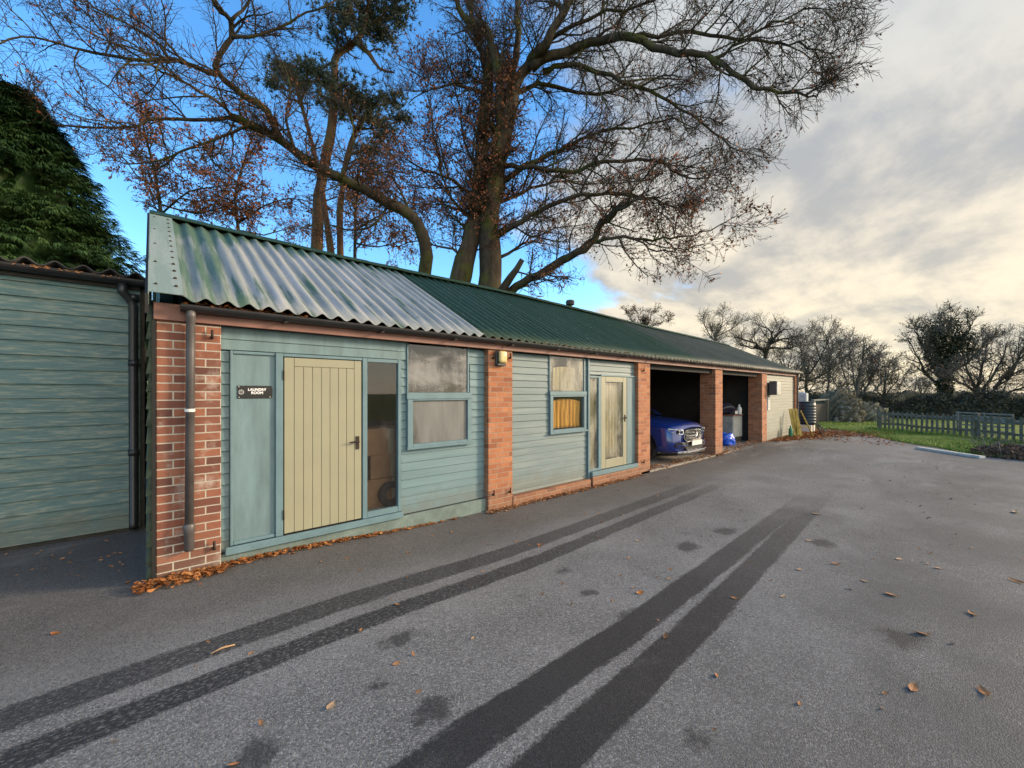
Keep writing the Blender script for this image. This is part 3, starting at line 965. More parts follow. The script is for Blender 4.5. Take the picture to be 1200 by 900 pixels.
# ------------------------------------------------------------------ things on and in the outbuilding
bl = thing('bulkhead_light', 'yellowed oval bulkhead light with black body on the second brick pier', 'lamp', (3.86, -0.002, 2.03))
MB().box(3.775, 3.945, -0.045, -0.002, 2.03, 2.255).build('housing', M['black_plastic'], bl, bevel=0.015)
t = NT('yellowed lens')
M['lens'] = t.done(t.ramp(t.noise(14, 3), [(0.3, (0.42, 0.32, 0.11)), (0.7, (0.66, 0.56, 0.26))]), 0.3)
lz = MB().box(3.80, 3.945, -0.105, -0.046, 2.072, 2.25).build('lens', M['lens'], bl, smooth=True, bevel=0.03)
lz.modifiers['edge'].segments = 4
mb = MB().box(3.78, 3.94, -0.075, -0.046, 2.032, 2.07)
mb.build('guard', M['black_plastic'], bl, bevel=0.006)

sg = thing('name_sign', 'black oblong sign with white emblem and lettering on the blank blue panel', 'sign', (0.78, Y1 - 0.018, 1.645))
SX0, SX1, SZ0, SZ1 = 0.628, 0.928, 1.582, 1.708
t = NT('gloss black sign')
M['sign'] = t.done((0.006, 0.006, 0.007), 0.25)
sp = MB()
n0 = 0
pts = [(SX0, SZ0), (SX1 - 0.012, SZ0)]
for i in range(9):
    a = -pi / 2 + pi * i / 8
    pts.append((SX1 - 0.012 + 0.012 * cos(a), (SZ0 + SZ1) / 2 + (SZ1 - SZ0) / 2 * sin(a)))
pts.append((SX0, SZ1))
sp.face([(x, Y1 - 0.026, z) for x, z in pts])
sp.face([(x, Y1 - 0.0185, z) for x, z in pts][::-1])
for (a, b), (c, d) in zip(pts, pts[1:] + pts[:1]):
    sp.face([(a, Y1 - 0.026, b), (a, Y1 - 0.0185, b), (c, Y1 - 0.0185, d), (c, Y1 - 0.026, d)])
sp.build('plate', M['sign'], sg)
M['white'] = simple('white lettering', (0.8, 0.8, 0.8), 0.5, 0, 0.02)


def lettering(body, size, x, y, z, parent, mat, name='lettering', rot=(pi / 2, 0, 0), thick=0.0008, bold=0.0):
    cu = bpy.data.curves.new(name, 'FONT')
    cu.body = body
    cu.size = size
    cu.align_x = 'CENTER'
    cu.align_y = 'CENTER'
    cu.extrude = thick
    cu.offset = bold
    tmp = bpy.data.objects.new('tmp', cu)
    COL.objects.link(tmp)
    bpy.context.view_layer.update()
    me = bpy.data.meshes.new_from_object(tmp.evaluated_get(bpy.context.evaluated_depsgraph_get()))
    bpy.data.objects.remove(tmp)
    o = bpy.data.objects.new(name, me)
    COL.objects.link(o)
    me.materials.clear()
    me.materials.append(mat)
    o.parent = parent
    r = parent
    o.rotation_euler = rot
    o.location = Vector((x, y, z)) - r.location
    return o


lettering('LAUNDRY', 0.034, 0.793, Y1 - 0.0275, 1.668, sg, M['white'], bold=0.0012)
lettering('ROOM', 0.034, 0.793, Y1 - 0.0275, 1.636, sg, M['white'], bold=0.0012)
em = MB()


def ring(m, cx, y, cz, r0, r1, dy=0.003, seg=28):
    n0 = len(m.v)
    for k in range(seg):
        a = 2 * pi * k / seg
        for r, yy in ((r0, y), (r1, y), (r1, y + dy), (r0, y + dy)):
            m.v.append((cx + r * cos(a), yy, cz + r * sin(a)))
    for k in range(seg):
        k2 = (k + 1) % seg
        for q in range(4):
            q2 = (q + 1) % 4
            m.f.append((n0 + k * 4 + q, n0 + k * 4 + q2, n0 + k2 * 4 + q2, n0 + k2 * 4 + q))


ring(em, 0.660, Y1 - 0.0285, 1.645, 0.0185, 0.0215, 0.002)
for k in range(7):
    a0, a1 = pi * (0.05 + 0.13 * k), pi * (0.05 + 0.13 * (k + 1))
    em.bar((0.660 + 0.010 * cos(a0 + pi), Y1 - 0.0278, 1.648 + 0.007 * sin(a0 + pi)), (0.660 + 0.010 * cos(a1 + pi), Y1 - 0.0278, 1.648 + 0.007 * sin(a1 + pi)), 0.0012, 0.003, (0, 1, 0))
em.bar((0.650, Y1 - 0.0278, 1.650), (0.670, Y1 - 0.0278, 1.650), 0.0012, 0.0025, (0, 1, 0))
em.bar((0.657, Y1 - 0.0278, 1.653), (0.664, Y1 - 0.0278, 1.660), 0.0012, 0.0025, (0, 1, 0))
em.build('emblem', M['white'], sg)
for x, z in ((0.640, 1.594), (0.640, 1.697), (0.905, 1.594)):
    MB().lathe((x, Y1 - 0.0262, z), [(0.004, 0.0), (0.004, -0.002), (0.001, -0.003)], 8, 'y').build('screw', M['steel'], sg)

# torn paper in the top pane of the first window
mb = MB()
mb.face([(2.50, Y1 + 0.012, 2.21), (2.64, Y1 + 0.020, 2.07), (2.47, Y1 + 0.014, 2.065)])
mb.face([(2.50, Y1 + 0.013, 2.21), (2.47, Y1 + 0.015, 2.065), (2.64, Y1 + 0.021, 2.07)])
mb.face([(2.64, Y1 + 0.020, 2.07), (2.665, Y1 + 0.022, 2.00), (2.61, Y1 + 0.017, 2.07)])
tag(mb.build('paper', M['white_plastic']), 'torn white triangle of paper stuck behind the upper pane of the first window', 'paper')

# blinds and curtain behind the second bay's glass


def drape(x0, x1, z0, z1, y, amp, waves, name, mat, label, cat, topcurve=0.0):
    m = MB()

    def fn(u, v):
        x = x0 + (x1 - x0) * u
        z = z0 + (z1 - z0) * v
        z -= topcurve * v * (2 * u - 1) ** 2
        return (x, y + amp * sin(waves * 2 * pi * u + 0.8 * sin(5 * v)) + amp * 0.5 * sin(2.3 * waves * 2 * pi * u), z)
    m.grid(fn, 60, 10)
    o = m.build(name, mat, smooth=True)
    o.modifiers.new('thick', 'SOLIDIFY').thickness = 0.004
    return tag(o, label, cat)


def cloth(name, a, b):
    t = NT(name)
    return t.done(t.ramp(t.noise((22, 22, 1.2), 4, 0.6), [(0.35, a), (0.65, b)]), 0.9)


M['orange_cloth'] = cloth('mustard curtain cloth', (0.42, 0.20, 0.03), (0.66, 0.35, 0.06))
M['cream_cloth'] = cloth('cream curtain cloth', (0.55, 0.47, 0.28), (0.68, 0.60, 0.40))
drape(5.11, 5.90, 1.02, 1.53, Y2 + 0.05, 0.010, 7, 'curtain', M['orange_cloth'], 'mustard orange curtain across the lower pane of the second window', 'curtain', 0.05)
drape(5.25, 5.82, 1.67, 2.10, Y2 + 0.10, 0.008, 5, 'curtain', M['cream_cloth'], 'cream cloth behind the upper pane above the mustard curtain', 'curtain', 0.03)
drape(6.66, 7.12, 0.35, 1.83, Y2 + 0.07, 0.012, 4, 'curtain', M['cream_cloth'], 'long cream curtain hanging inside the narrow glazed door', 'curtain')
drape(6.24, 6.36, 0.22, 1.9, Y2 + 0.08, 0.01, 2, 'curtain', M['cream_cloth'], 'thin cream curtain edge inside the side glass left of the narrow door', 'curtain')

# cartons inside the first bay, seen through the side glass
M['carton'] = simple('brown cardboard', (0.26, 0.15, 0.075), 0.85, 0, 0.2, 4)


def carton(x, y, z, w, d, h, label):
    o = thing('cardboard_box', label, 'box', (x, y, z), 'cardboard boxes stacked inside the first bay')
    MB().box(x, x + w, y, y + d, z, z + h).build('carton', M['carton'], o, bevel=0.004)
    MB().box(x + w * 0.44, x + w * 0.56, y - 0.002, y - 0.0005, z + 0.003, z + h - 0.003).build('tape', M['cream'], o)


MB().box(0.2, 3.8, 0.2, 5.2, -0.2, 0.1)
o = MB().box(0.17, 3.835, 0.16, 5.19, -0.25, 0.165).build('inner_floor', M['concrete'], LB)
o = MB().box(3.945, 7.815, 0.21, 5.19, -0.25, 0.165).build('inner_floor', M['concrete'], LB)
carton(2.05, 0.42, 0.166, 0.75, 0.5, 0.36, 'brown cardboard box at the bottom of the stack behind the side glass')
carton(2.10, 0.44, 0.53, 0.62, 0.42, 0.30, 'brown cardboard box in the middle of the stack behind the side glass')
carton(2.02, 0.43, 0.832, 0.70, 0.45, 0.34, 'brown cardboard box on top of the stack behind the side glass')
tb = MB()
ring(tb, 2.33, 0.30, 0.33, 0.085, 0.16, 0.08)
tag(tb.build('coiled_hose', M['black_plastic']), 'dark coil standing on the floor behind the side glass', 'coil')

# meter box and slim plate on the fifth pier
mx = thing('meter_box', 'grey meter box with pale door on the brick pier beside the cream boards', 'meter box', (15.75, 0, 1.55))
MB().box(15.72, 16.15, -0.23, -0.012, 1.555, 2.02).build('case', M['pipe'], mx, bevel=0.008)
MB().box(15.73, 16.14, -0.25, -0.231, 1.565, 2.01).build('door', simple('aged grey plastic', (0.36, 0.36, 0.32), 0.6), mx, bevel=0.006)
MB().box(15.84, 16.05, -0.20, 0.0, 1.9, 2.0)
nm = thing('number_plate_sign', 'slim upright white plate below the grey meter box', 'sign', (15.80, 0, 1.06))
MB().box(15.66, 15.86, -0.006, 0.044, 1.06, 1.47).build('plate', M['white_plastic'], nm)
for i in range(4):
    z = 1.12 + i * 0.085
    for x in (15.715, 15.775):
        MB().box(x, x + 0.02, -0.0085, -0.0062, z, z + 0.05).build('marking', M['timber_dark'], nm)

# fourth bay: pale appliance, bottle, bags
ap = thing('storage_cabinet', 'pale grey cabinet on a dark base at the back right of the open fourth bay', 'cabinet', (14.75, 0.8, -0.045))
MB().box(14.30, 15.06, 0.62, 1.20, -0.043, 0.16).build('base', M['timber_dark'], ap)
MB().box(14.28, 15.07, 0.60, 1.22, 0.162, 0.86).build('body', simple('pale grey enamel', (0.30, 0.31, 0.28), 0.5), ap, bevel=0.012)
MB().box(14.255, 15.09, 0.575, 1.24, 0.861, 0.90).build('worktop', M['fascia'], ap, bevel=0.008)
MB().box(14.275, 14.2795, 0.62, 1.2, 0.18, 0.84).box(14.32, 15.03, 0.595, 0.5995, 0.2, 0.82).build('door', simple('pale enamel door', (0.33, 0.34, 0.31), 0.5), ap)
bt = MB().lathe((14.97, 0.66, 0.902), [(0.075, 0), (0.08, 0.02), (0.08, 0.2), (0.05, 0.26), (0.028, 0.28), (0.028, 0.33), (0.02, 0.335)], 16)
tag(bt.build('bottle', M['white_plastic'], smooth=True), 'white plastic bottle standing on the worktop of the pale cabinet', 'bottle')
bx = thing('small_box', 'small pale grey box beside the white bottle on the cabinet', 'box', (14.62, 0.66, 0.902))
MB().box(14.50, 14.74, 0.62, 0.80, 0.902, 1.06).build('carton', M['pipe'], bx, bevel=0.004)
MB().box(14.51, 14.73, 0.617, 0.6195, 0.93, 1.03).build('label_face', M['white_plastic'], bx)


def blob(c, r, seed, sq=(1, 1, 1), nu=28, nv=18, amp=0.22, flat=True, f=3.0):
    rr = random.Random(seed)
    ph = [(rr.uniform(1, f), rr.uniform(1, f), rr.uniform(0, 6), rr.uniform(0.3, 1)) for _ in range(7)]

    def fn(u, v):
        a, b = 2 * pi * u, pi * v
        d = Vector((sin(b) * cos(a), sin(b) * sin(a), cos(b)))
        k = 1 + amp * sum(w * sin(p * 2.2 * d.x + q * 2.4 * d.y * 1.2 + s + q * d.z * 2) for p, q, s, w in ph) / 3
        q = Vector((d.x * sq[0], d.y * sq[1], d.z * sq[2])) * (r * k)
        if flat and q.z < -r * sq[2] * 0.55:
            q.z = -r * sq[2] * 0.55
        return Vector(c) + q
    return MB().grid(fn, nu, nv)


t = NT('bright blue sack')
M['blue_sack'] = t.done(t.ramp(t.noise(9, 4), [(0.3, (0.005, 0.05, 0.45)), (0.7, (0.02, 0.14, 0.75))]), 0.35)
p = ground_at(851, 522, -0.045)
o = blob((p.x, p.y, 0.10), 0.26, 5, (1.0, 0.9, 0.95), amp=0.30, f=4.5).build('blue_sack', M['blue_sack'], smooth=True)
tag(o, 'crumpled bright blue plastic sack on the concrete behind the fourth pier', 'sack')
o = blob((14.45, 0.9, 1.08), 0.30, 9, (1.5, 0.8, 0.75), amp=0.35).build('dark_bag', simple('dark blue bag', (0.012, 0.014, 0.03), 0.5), smooth=True)
tag(o, 'dark blue bag slumped on the pale cabinet in the open bay', 'bag')

# ------------------------------------------------------------------ the blue car
CX, NY, FZ = 9.95, -0.10, -0.045
car = thing('parked_car', 'blue car parked nose out in the open third bay', 'car', (CX, NY, FZ))
t = NT('blue car paint')
M['blue'] = t.done((0.009, 0.03, 0.19), 0.22, 0.15)
t.b.inputs['Coat Weight'].default_value = 1.0
t.b.inputs['Coat Roughness'].default_value = 0.04
M['chrome'] = simple('chrome', (0.75, 0.75, 0.74), 0.12, 1.0, 0.02)
M['car_black'] = simple('black car plastic', (0.012, 0.012, 0.013), 0.4, 0, 0.1)
t = NT('tyre rubber')
M['tyre'] = t.done((0.013, 0.013, 0.013), 0.8)
t = NT('car glass')
M['car_glass'] = t.done((0.006, 0.008, 0.01), 0.05)
t = NT('headlamp glass')
M['lamp_glass'] = t.done((0.42, 0.45, 0.5), 0.08, 0.2)
t.b.inputs['Coat Weight'].default_value = 1.0


def CP(x, y, z):
    return V((CX + x, NY + y, FZ + z))


# body: stations along its length, each a half profile from sill to centre line
ST_ = [  # y, half width low, half width belt, z low, z belt, z top
    (0.02, 0.60, 0.56, 0.30, 0.74, 0.84), (0.06, 0.72, 0.68, 0.25, 0.76, 0.90), (0.16, 0.82, 0.79, 0.22, 0.80, 0.955), (0.35, 0.875, 0.85, 0.21, 0.86, 0.99),
    (0.65, 0.895, 0.88, 0.22, 0.90, 1.02), (0.95, 0.90, 0.885, 0.24, 0.93, 1.045), (1.25, 0.90, 0.885, 0.24, 0.95, 1.07), (1.6, 0.90, 0.885, 0.24, 0.97, 1.05),
    (2.4, 0.90, 0.885, 0.24, 0.99, 1.06), (3.2, 0.90, 0.885, 0.24, 1.00, 1.07), (3.9, 0.89, 0.87, 0.26, 1.0, 1.07), (4.2, 0.86, 0.82, 0.32, 0.98, 1.05), (4.36, 0.76, 0.70, 0.42, 0.92, 1.0)]
prof = []
for (y, wl, wb, zl, zb, zt) in ST_:
    half = [(0.0, zl), (wl * 0.6, zl), (wl * 0.94, zl + 0.02), (wl, zl + 0.14), (wl * 1.005, (zl + zb) / 2), (wb * 1.01, zb - 0.08), (wb * 0.985, zb), (wb * 0.86, zb + (zt - zb) * 0.62),
            (wb * 0.5, zt - 0.012), (0.0, zt)]
    full = half + [(-x, z) for x, z in half[-2:0:-1]]
    prof.append([CP(x, y, z) for x, z in full])
b = MB()
k = len(prof[0])
for s_ in prof:
    b.v += [tuple(p) for p in s_]
for i in range(len(prof) - 1):
    for j in range(k):
        j2 = (j + 1) % k
        b.f.append((i * k + j, i * k + j2, (i + 1) * k + j2, (i + 1) * k + j))
b.f.append(tuple(range(k)))
b.f.append(tuple((len(prof) - 1) * k + j for j in reversed(range(k))))
body = b.build('body', M['blue'], car, smooth=True)
sm = body.modifiers.new('s', 'SUBSURF')
sm.levels = sm.render_levels = 2
# cabin
g = MB()
cab = [(1.28, 0.80, 1.04, 0.78, 1.06), (1.75, 0.82, 1.04, 0.66, 1.36), (2.15, 0.83, 1.04, 0.60, 1.50), (3.2, 0.83, 1.05, 0.59, 1.53), (3.85, 0.80, 1.05, 0.57, 1.47), (4.22, 0.74, 1.04, 0.66, 1.10)]
pr = []
for y, w0, z0, w1, z1 in cab:
    h = [(w0, z0), (w1 + 0.03, z1 - 0.04), (w1 - 0.06, z1), (0, z1 + 0.025), (-w1 + 0.06, z1), (-w1 - 0.03, z1 - 0.04), (-w0, z0)]
    pr.append([CP(x, y, z) for x, z in h])
k = 7
for s_ in pr:
    g.v += [tuple(p) for p in s_]
for i in range(len(pr) - 1):
    for j in range(k - 1):
        g.f.append((i * k + j, i * k + j + 1, (i + 1) * k + j + 1, (i + 1) * k + j))
g.build('cabin_glass', M['car_glass'], car, smooth=True)
rf = MB()
for i in range(2, 4):
    for j in range(1, 5):
        q = [pr[i][j], pr[i][j + 1], pr[i + 1][j + 1], pr[i + 1][j]]
        rf.face([p + V((0, 0, 0.006)) for p in q])
for sx in (-1, 1):
    rf.bar(CP(sx * 0.80, 1.30, 1.07), CP(sx * 0.63, 2.12, 1.49), 0.05, 0.03)
    rf.bar(CP(sx * 0.62, 2.15, 1.50), CP(sx * 0.60, 3.9, 1.47), 0.05, 0.03)
    rf.bar(CP(sx * 0.83, 2.55, 1.05), CP(sx * 0.61, 2.5, 1.5), 0.04, 0.08)
rf.build('roof_panel', M['blue'], car, smooth=False)
# wheels
for sx in (-1, 1):
    for y in (0.88, 3.50):
        w = MB().lathe(CP(sx * 0.79, y, 0.345), [(0.20, -0.10), (0.32, -0.11), (0.345, -0.085), (0.345, 0.085), (0.32, 0.11), (0.20, 0.10)], 32, 'x')
        wo = w.build('wheel', M['tyre'], car, smooth=False)
        r_ = MB()
        xo = sx * 0.905
        for q in range(10):
            a = 2 * pi * q / 10
            r_.bar(CP(xo - sx * 0.02, y + 0.03 * cos(a), 0.345 + 0.03 * sin(a)), CP(xo - sx * 0.01, y + 0.235 * cos(a), 0.345 + 0.235 * sin(a)), 0.045, 0.018, (1, 0, 0))
        r_.lathe(CP(xo - sx * 0.02, y, 0.345), [(0.225, -0.02), (0.245, -0.02), (0.245, 0.015), (0.225, 0.015)], 32, 'x')
        r_.lathe(CP(xo - sx * 0.02, y, 0.345), [(0.05, -0.015), (0.05, 0.02), (0.02, 0.025)], 16, 'x')
        r_.build('rim', M['steel'], wo)
        ar = MB()
        for q in range(16):
            a0, a1 = pi * q / 16 - 0.1, pi * (q + 1) / 16 + 0.02
            ar.bar(CP(sx * 0.893, y + 0.385 * cos(a0), 0.345 + 0.385 * sin(a0)), CP(sx * 0.893, y + 0.385 * cos(a1), 0.345 + 0.385 * sin(a1)), 0.045, 0.05, (1, 0, 0))
        ar.build('wheel_arch', M['car_black'], car)
# front end
gr = MB()
hexa = [(-0.50, 0.62), (-0.44, 0.79), (0.44, 0.79), (0.50, 0.62), (0.40, 0.50), (-0.40, 0.50)]


def nose_y(x):
    return 0.012 + 0.16 * (abs(x) / 0.72) ** 2.6 - 0.03


for y0, flip in ((-0.022, 1), (0.06, -1)):
    gr.face([CP(x, nose_y(x) + y0, z) for x, z in hexa][::flip])
for (a, b_), (c, d) in zip(hexa, hexa[1:] + hexa[:1]):
    gr.face([CP(a, nose_y(a) - 0.022, b_), CP(a, nose_y(a) + 0.06, b_), CP(c, nose_y(c) + 0.06, d), CP(c, nose_y(c) - 0.022, d)])
GR = gr.build('grille', M['car_black'], car)
lv = MB()
for z, h in ((0.735, 0.026), (0.655, 0.03), (0.60, 0.012)):
    for sx in (-1, 1):
        pts = [CP(sx * x, nose_y(x) - 0.045, z) for x in (0.10, 0.22, 0.34, 0.44)]
        for a, c in zip(pts, pts[1:]):
            lv.bar(a, c, 0.03, h)
for (a, b_), (c, d) in zip(hexa, hexa[1:] + hexa[:1]):
    lv.bar(CP(a, nose_y(a) - 0.03, b_), CP(c, nose_y(c) - 0.03, d), 0.025, 0.016)
lv.build('louvre', M['chrome'], GR)
em = MB()
c_ = CP(0, -0.085, 0.655)
ring(em, c_.x, c_.y, c_.z, 0.088, 0.105, 0.02, 36)
for q in range(3):
    a = pi / 2 + 2 * pi * q / 3
    tip = V((c_.x + 0.092 * cos(a), c_.y + 0.006, c_.z + 0.092 * sin(a)))
    for s_ in (-1, 1):
        w_ = V((c_.x + 0.020 * cos(a + s_ * pi / 3), c_.y + 0.006, c_.z + 0.020 * sin(a + s_ * pi / 3)))
        ctr = V((c_.x, c_.y - 0.012, c_.z))
        em.face([ctr, w_, tip] if s_ > 0 else [ctr, tip, w_])
em.build('emblem', M['chrome'], GR)
# bonnet chrome edge, headlights, intakes, lip, plate
for sx in (-1, 1):
    hl = MB()
    pts = [(0.50, 0.80), (0.60, 0.815), (0.72, 0.825), (0.80, 0.835), (0.815, 0.79), (0.78, 0.735), (0.70, 0.705), (0.58, 0.69), (0.52, 0.71)]
    yy = {0.50: 0.03, 0.60: 0.05, 0.72: 0.12, 0.80: 0.24, 0.815: 0.26, 0.78: 0.15, 0.70: 0.055, 0.58: 0.015, 0.52: 0.005}
    o3 = [CP(sx * x, yy[x] - 0.012, z) for x, z in pts]
    o4 = [CP(sx * (x - 0.02), yy[x] + 0.06, z) for x, z in pts]
    hl.face(o3 if sx < 0 else o3[::-1])
    for i in range(len(pts)):
        j = (i + 1) % len(pts)
        hl.face([o3[i], o3[j], o4[j], o4[i]])
    HL = hl.build('headlight', M['lamp_glass'], car)
    inn = MB()
    cc = CP(sx * 0.66, 0.062, 0.762)
    inn.lathe(cc, [(0.048, 0.0), (0.05, -0.016), (0.036, -0.024), (0.01, -0.028)], 18, 'y')
    inn.lathe(CP(sx * 0.565, 0.022, 0.755), [(0.030, 0.0), (0.032, -0.016), (0.02, -0.024), (0.01, -0.028)], 14, 'y')
    inn.build('reflector', M['car_black'], HL, smooth=True)
    br = MB()
    br.bar(o3[0] + V((0, -0.004, -0.012)), o3[2] + V((0, -0.006, -0.014)), 0.012, 0.010)
    br.bar(o3[2] + V((0, -0.006, -0.014)), o3[3] + V((0, -0.006, -0.012)), 0.012, 0.010)
    br.build('light_strip', M['white'], HL)
    it = MB()
    it.face([CP(sx * x, y, z) for x, y, z in ((0.44, -0.012, 0.50), (0.62, 0.010, 0.52), (0.76, 0.075, 0.50), (0.78, 0.095, 0.40), (0.60, 0.0, 0.37), (0.46, -0.02, 0.38))][::-sx])
    it.build('side_intake', M['car_black'], car)
    bar_ = MB()
    bar_.bar(CP(sx * 0.46, -0.035, 0.435), CP(sx * 0.63, -0.008, 0.445), 0.02, 0.022)
    bar_.bar(CP(sx * 0.63, -0.008, 0.445), CP(sx * 0.76, 0.055, 0.44), 0.02, 0.018)
    bar_.build('intake_trim', M['blue'], car)
    mr_ = blob(CP(sx * 0.985, 1.62, 1.09), 0.12, 3, (0.95, 0.6, 0.7), 16, 10, 0.0, False)
    mr_.bar(CP(sx * 0.86, 1.62, 1.03), CP(sx * 0.97, 1.62, 1.06), 0.06, 0.03)
    mr_.build('wing_mirror', M['blue'], car, smooth=True)
it = MB()
it.face([CP(x, -0.024, z) for x, z in ((-0.42, 0.49), (0.42, 0.49), (0.46, 0.36), (0.40, 0.31), (-0.40, 0.31), (-0.46, 0.36))][::-1])
it.build('lower_intake', M['car_black'], car)
lp = MB()
xs = [-0.74, -0.6, -0.45, -0.2, 0.2, 0.45, 0.6, 0.74]
ys = [0.05, -0.005, -0.035, -0.05, -0.05, -0.035, -0.005, 0.05]
for i in range(7):
    lp.bar(CP(xs[i], ys[i], 0.275), CP(xs[i + 1], ys[i + 1], 0.275), 0.05, 0.05)
lp.build('chrome_lip', M['chrome'], car, bevel=0.012)
bp = MB()
for i in range(7):
    bp.bar(CP(xs[i], ys[i] + 0.02, 0.235), CP(xs[i + 1], ys[i + 1] + 0.02, 0.235), 0.05, 0.035)
bp.build('bumper_skirt', M['car_black'], car)
npl = MB().box(CX - 0.26, CX + 0.26, NY - 0.085, NY - 0.072, FZ + 0.42, FZ + 0.53)
npl.build('number_plate', M['white_plastic'], car)

# ------------------------------------------------------------------ the timber shed on the left
sh = thing('timber_shed', 'weathered teal weatherboarded shed set back at the left', 'shed', (-2.6, 1.95, 0.0))
SY = 1.95
mb = MB()
z = 0.05
i = 0
PITCH = 0.153
while z < 2.84:
    b_ = min(z + PITCH, 2.87)
    for x0, x1 in ((-5.0, -2.9), (-2.896, -0.10)):
        yo = rnd.uniform(-0.003, 0.003)
        n = len(mb.v)
        mb.v += [(x0, SY - 0.026 + yo, z), (x1, SY - 0.026 + yo, z), (x1, SY - 0.006, b_ + 0.002), (x0, SY - 0.006, b_ + 0.002), (x0, SY + 0.004, z), (x1, SY + 0.004, z), (x1, SY + 0.004, b_), (x0, SY + 0.004, b_)]
        mb.f += [(n, n + 1, n + 2, n + 3), (n + 4, n + 5, n + 1, n), (n, n + 3, n + 7, n + 4), (n + 1, n + 5, n + 6, n + 2)]
    z += PITCH
mb.build('cladding', M['paint_shed'], sh)
MB().box(-5.0, -0.06, SY + 0.006, SY + 0.10, 0.0, 2.88).build('front_wall', M['timber_dark'], sh)
MB().box(-5.0, -4.9, SY + 0.11, 5.9, 0.0, 2.86).build('side_wall', M['timber_dark'], sh)
MB().box(-5.0, -0.06, 5.9, 6.0, 0.0, 2.5).build('rear_wall', M['timber_dark'], sh)
MB().box(-5.0, -0.10, SY - 0.045, SY - 0.03, 2.85, 2.98).build('fascia_board', M['timber_dark'], sh)


def shed_roof(u, v):
    x = -5.1 + 5.05 * u
    return (x, SY - 0.2 + (6.2 - SY) * v, 3.00 - 0.36 * v + 0.030 * cos(2 * pi * (x + 0.13) / 0.21))


o = MB().grid(shed_roof, 280, 4).build('roof_sheeting', M['roof_dark'], sh, smooth=True)
o.modifiers.new('t', 'SOLIDIFY').thickness = 0.012
gt = MB()
gutter(gt, -5.1, -0.06, SY - 0.11, 2.955, 0.068)
GS = gt.build('gutter', M['black_plastic'], sh)
lf = MB()
for i in range(60):
    x = rnd.choice([rnd.uniform(-1.1, -0.2), rnd.uniform(-0.95, -0.8)])
    c = V((x, rnd.uniform(SY - 0.185, SY - 0.17), 2.945 + rnd.uniform(-0.005, 0.012)))
    a = V((rnd.uniform(-1, 1), rnd.uniform(-.3, .3), rnd.uniform(-.3, .3))).normalized() * rnd.uniform(0.01, 0.03)
    b_ = V((0, 0.3, 1)).normalized() * 0.008
    lf.face([c - a, c + b_, c + a, c - b_])
kind(lf.build('gutter_debris', M['litter_brown'], GS), 'stuff')
dp = MB()
dp.tube([V((-0.25, SY - 0.11, 2.90)), V((-0.25, SY - 0.11, 2.80)), V((-0.19, SY - 0.07, 2.74)), V((-0.16, SY - 0.065, 2.66)), V((-0.155, SY - 0.065, 0.12)), V((-0.155, SY - 0.11, 0.05))], [0.048, 0.045, 0.045, 0.042, 0.042, 0.042], 14)
for z in (2.72, 1.95, 0.9):
    dp.lathe((-0.155, SY - 0.065, z), [(0.044, 0), (0.05, 0.0), (0.05, 0.07), (0.044, 0.07)], 14)
dp.build('downpipe', M['black_plastic'], sh, smooth=True)

# ------------------------------------------------------------------ trees


def rvec(r):
    while True:
        v = V((r.uniform(-1, 1), r.uniform(-1, 1), r.uniform(-1, 1)))
        if 0.05 < v.length < 1:
            return v.normalized()


def smooth_path(pts, n_per=3, wob=0.0, r=rnd):
    """Catmull-Rom through pts with a little wander"""
    out = []
    P = [pts[0] * 2 - pts[1]] + list(pts) + [pts[-1] * 2 - pts[-2]]
    for i in range(1, len(P) - 2):
        for k in range(n_per):
            t = k / n_per
            a, b, c, d = P[i - 1], P[i], P[i + 1], P[i + 2]
            q = 0.5 * ((2 * b) + (c - a) * t + (2 * a - 5 * b + 4 * c - d) * t * t + (3 * b - a - 3 * c + d) * t * t * t)
            if wob and (i > 1 or k > 0):
                q = q + rvec(r) * wob
            out.append(q)
    out.append(pts[-1])
    return out


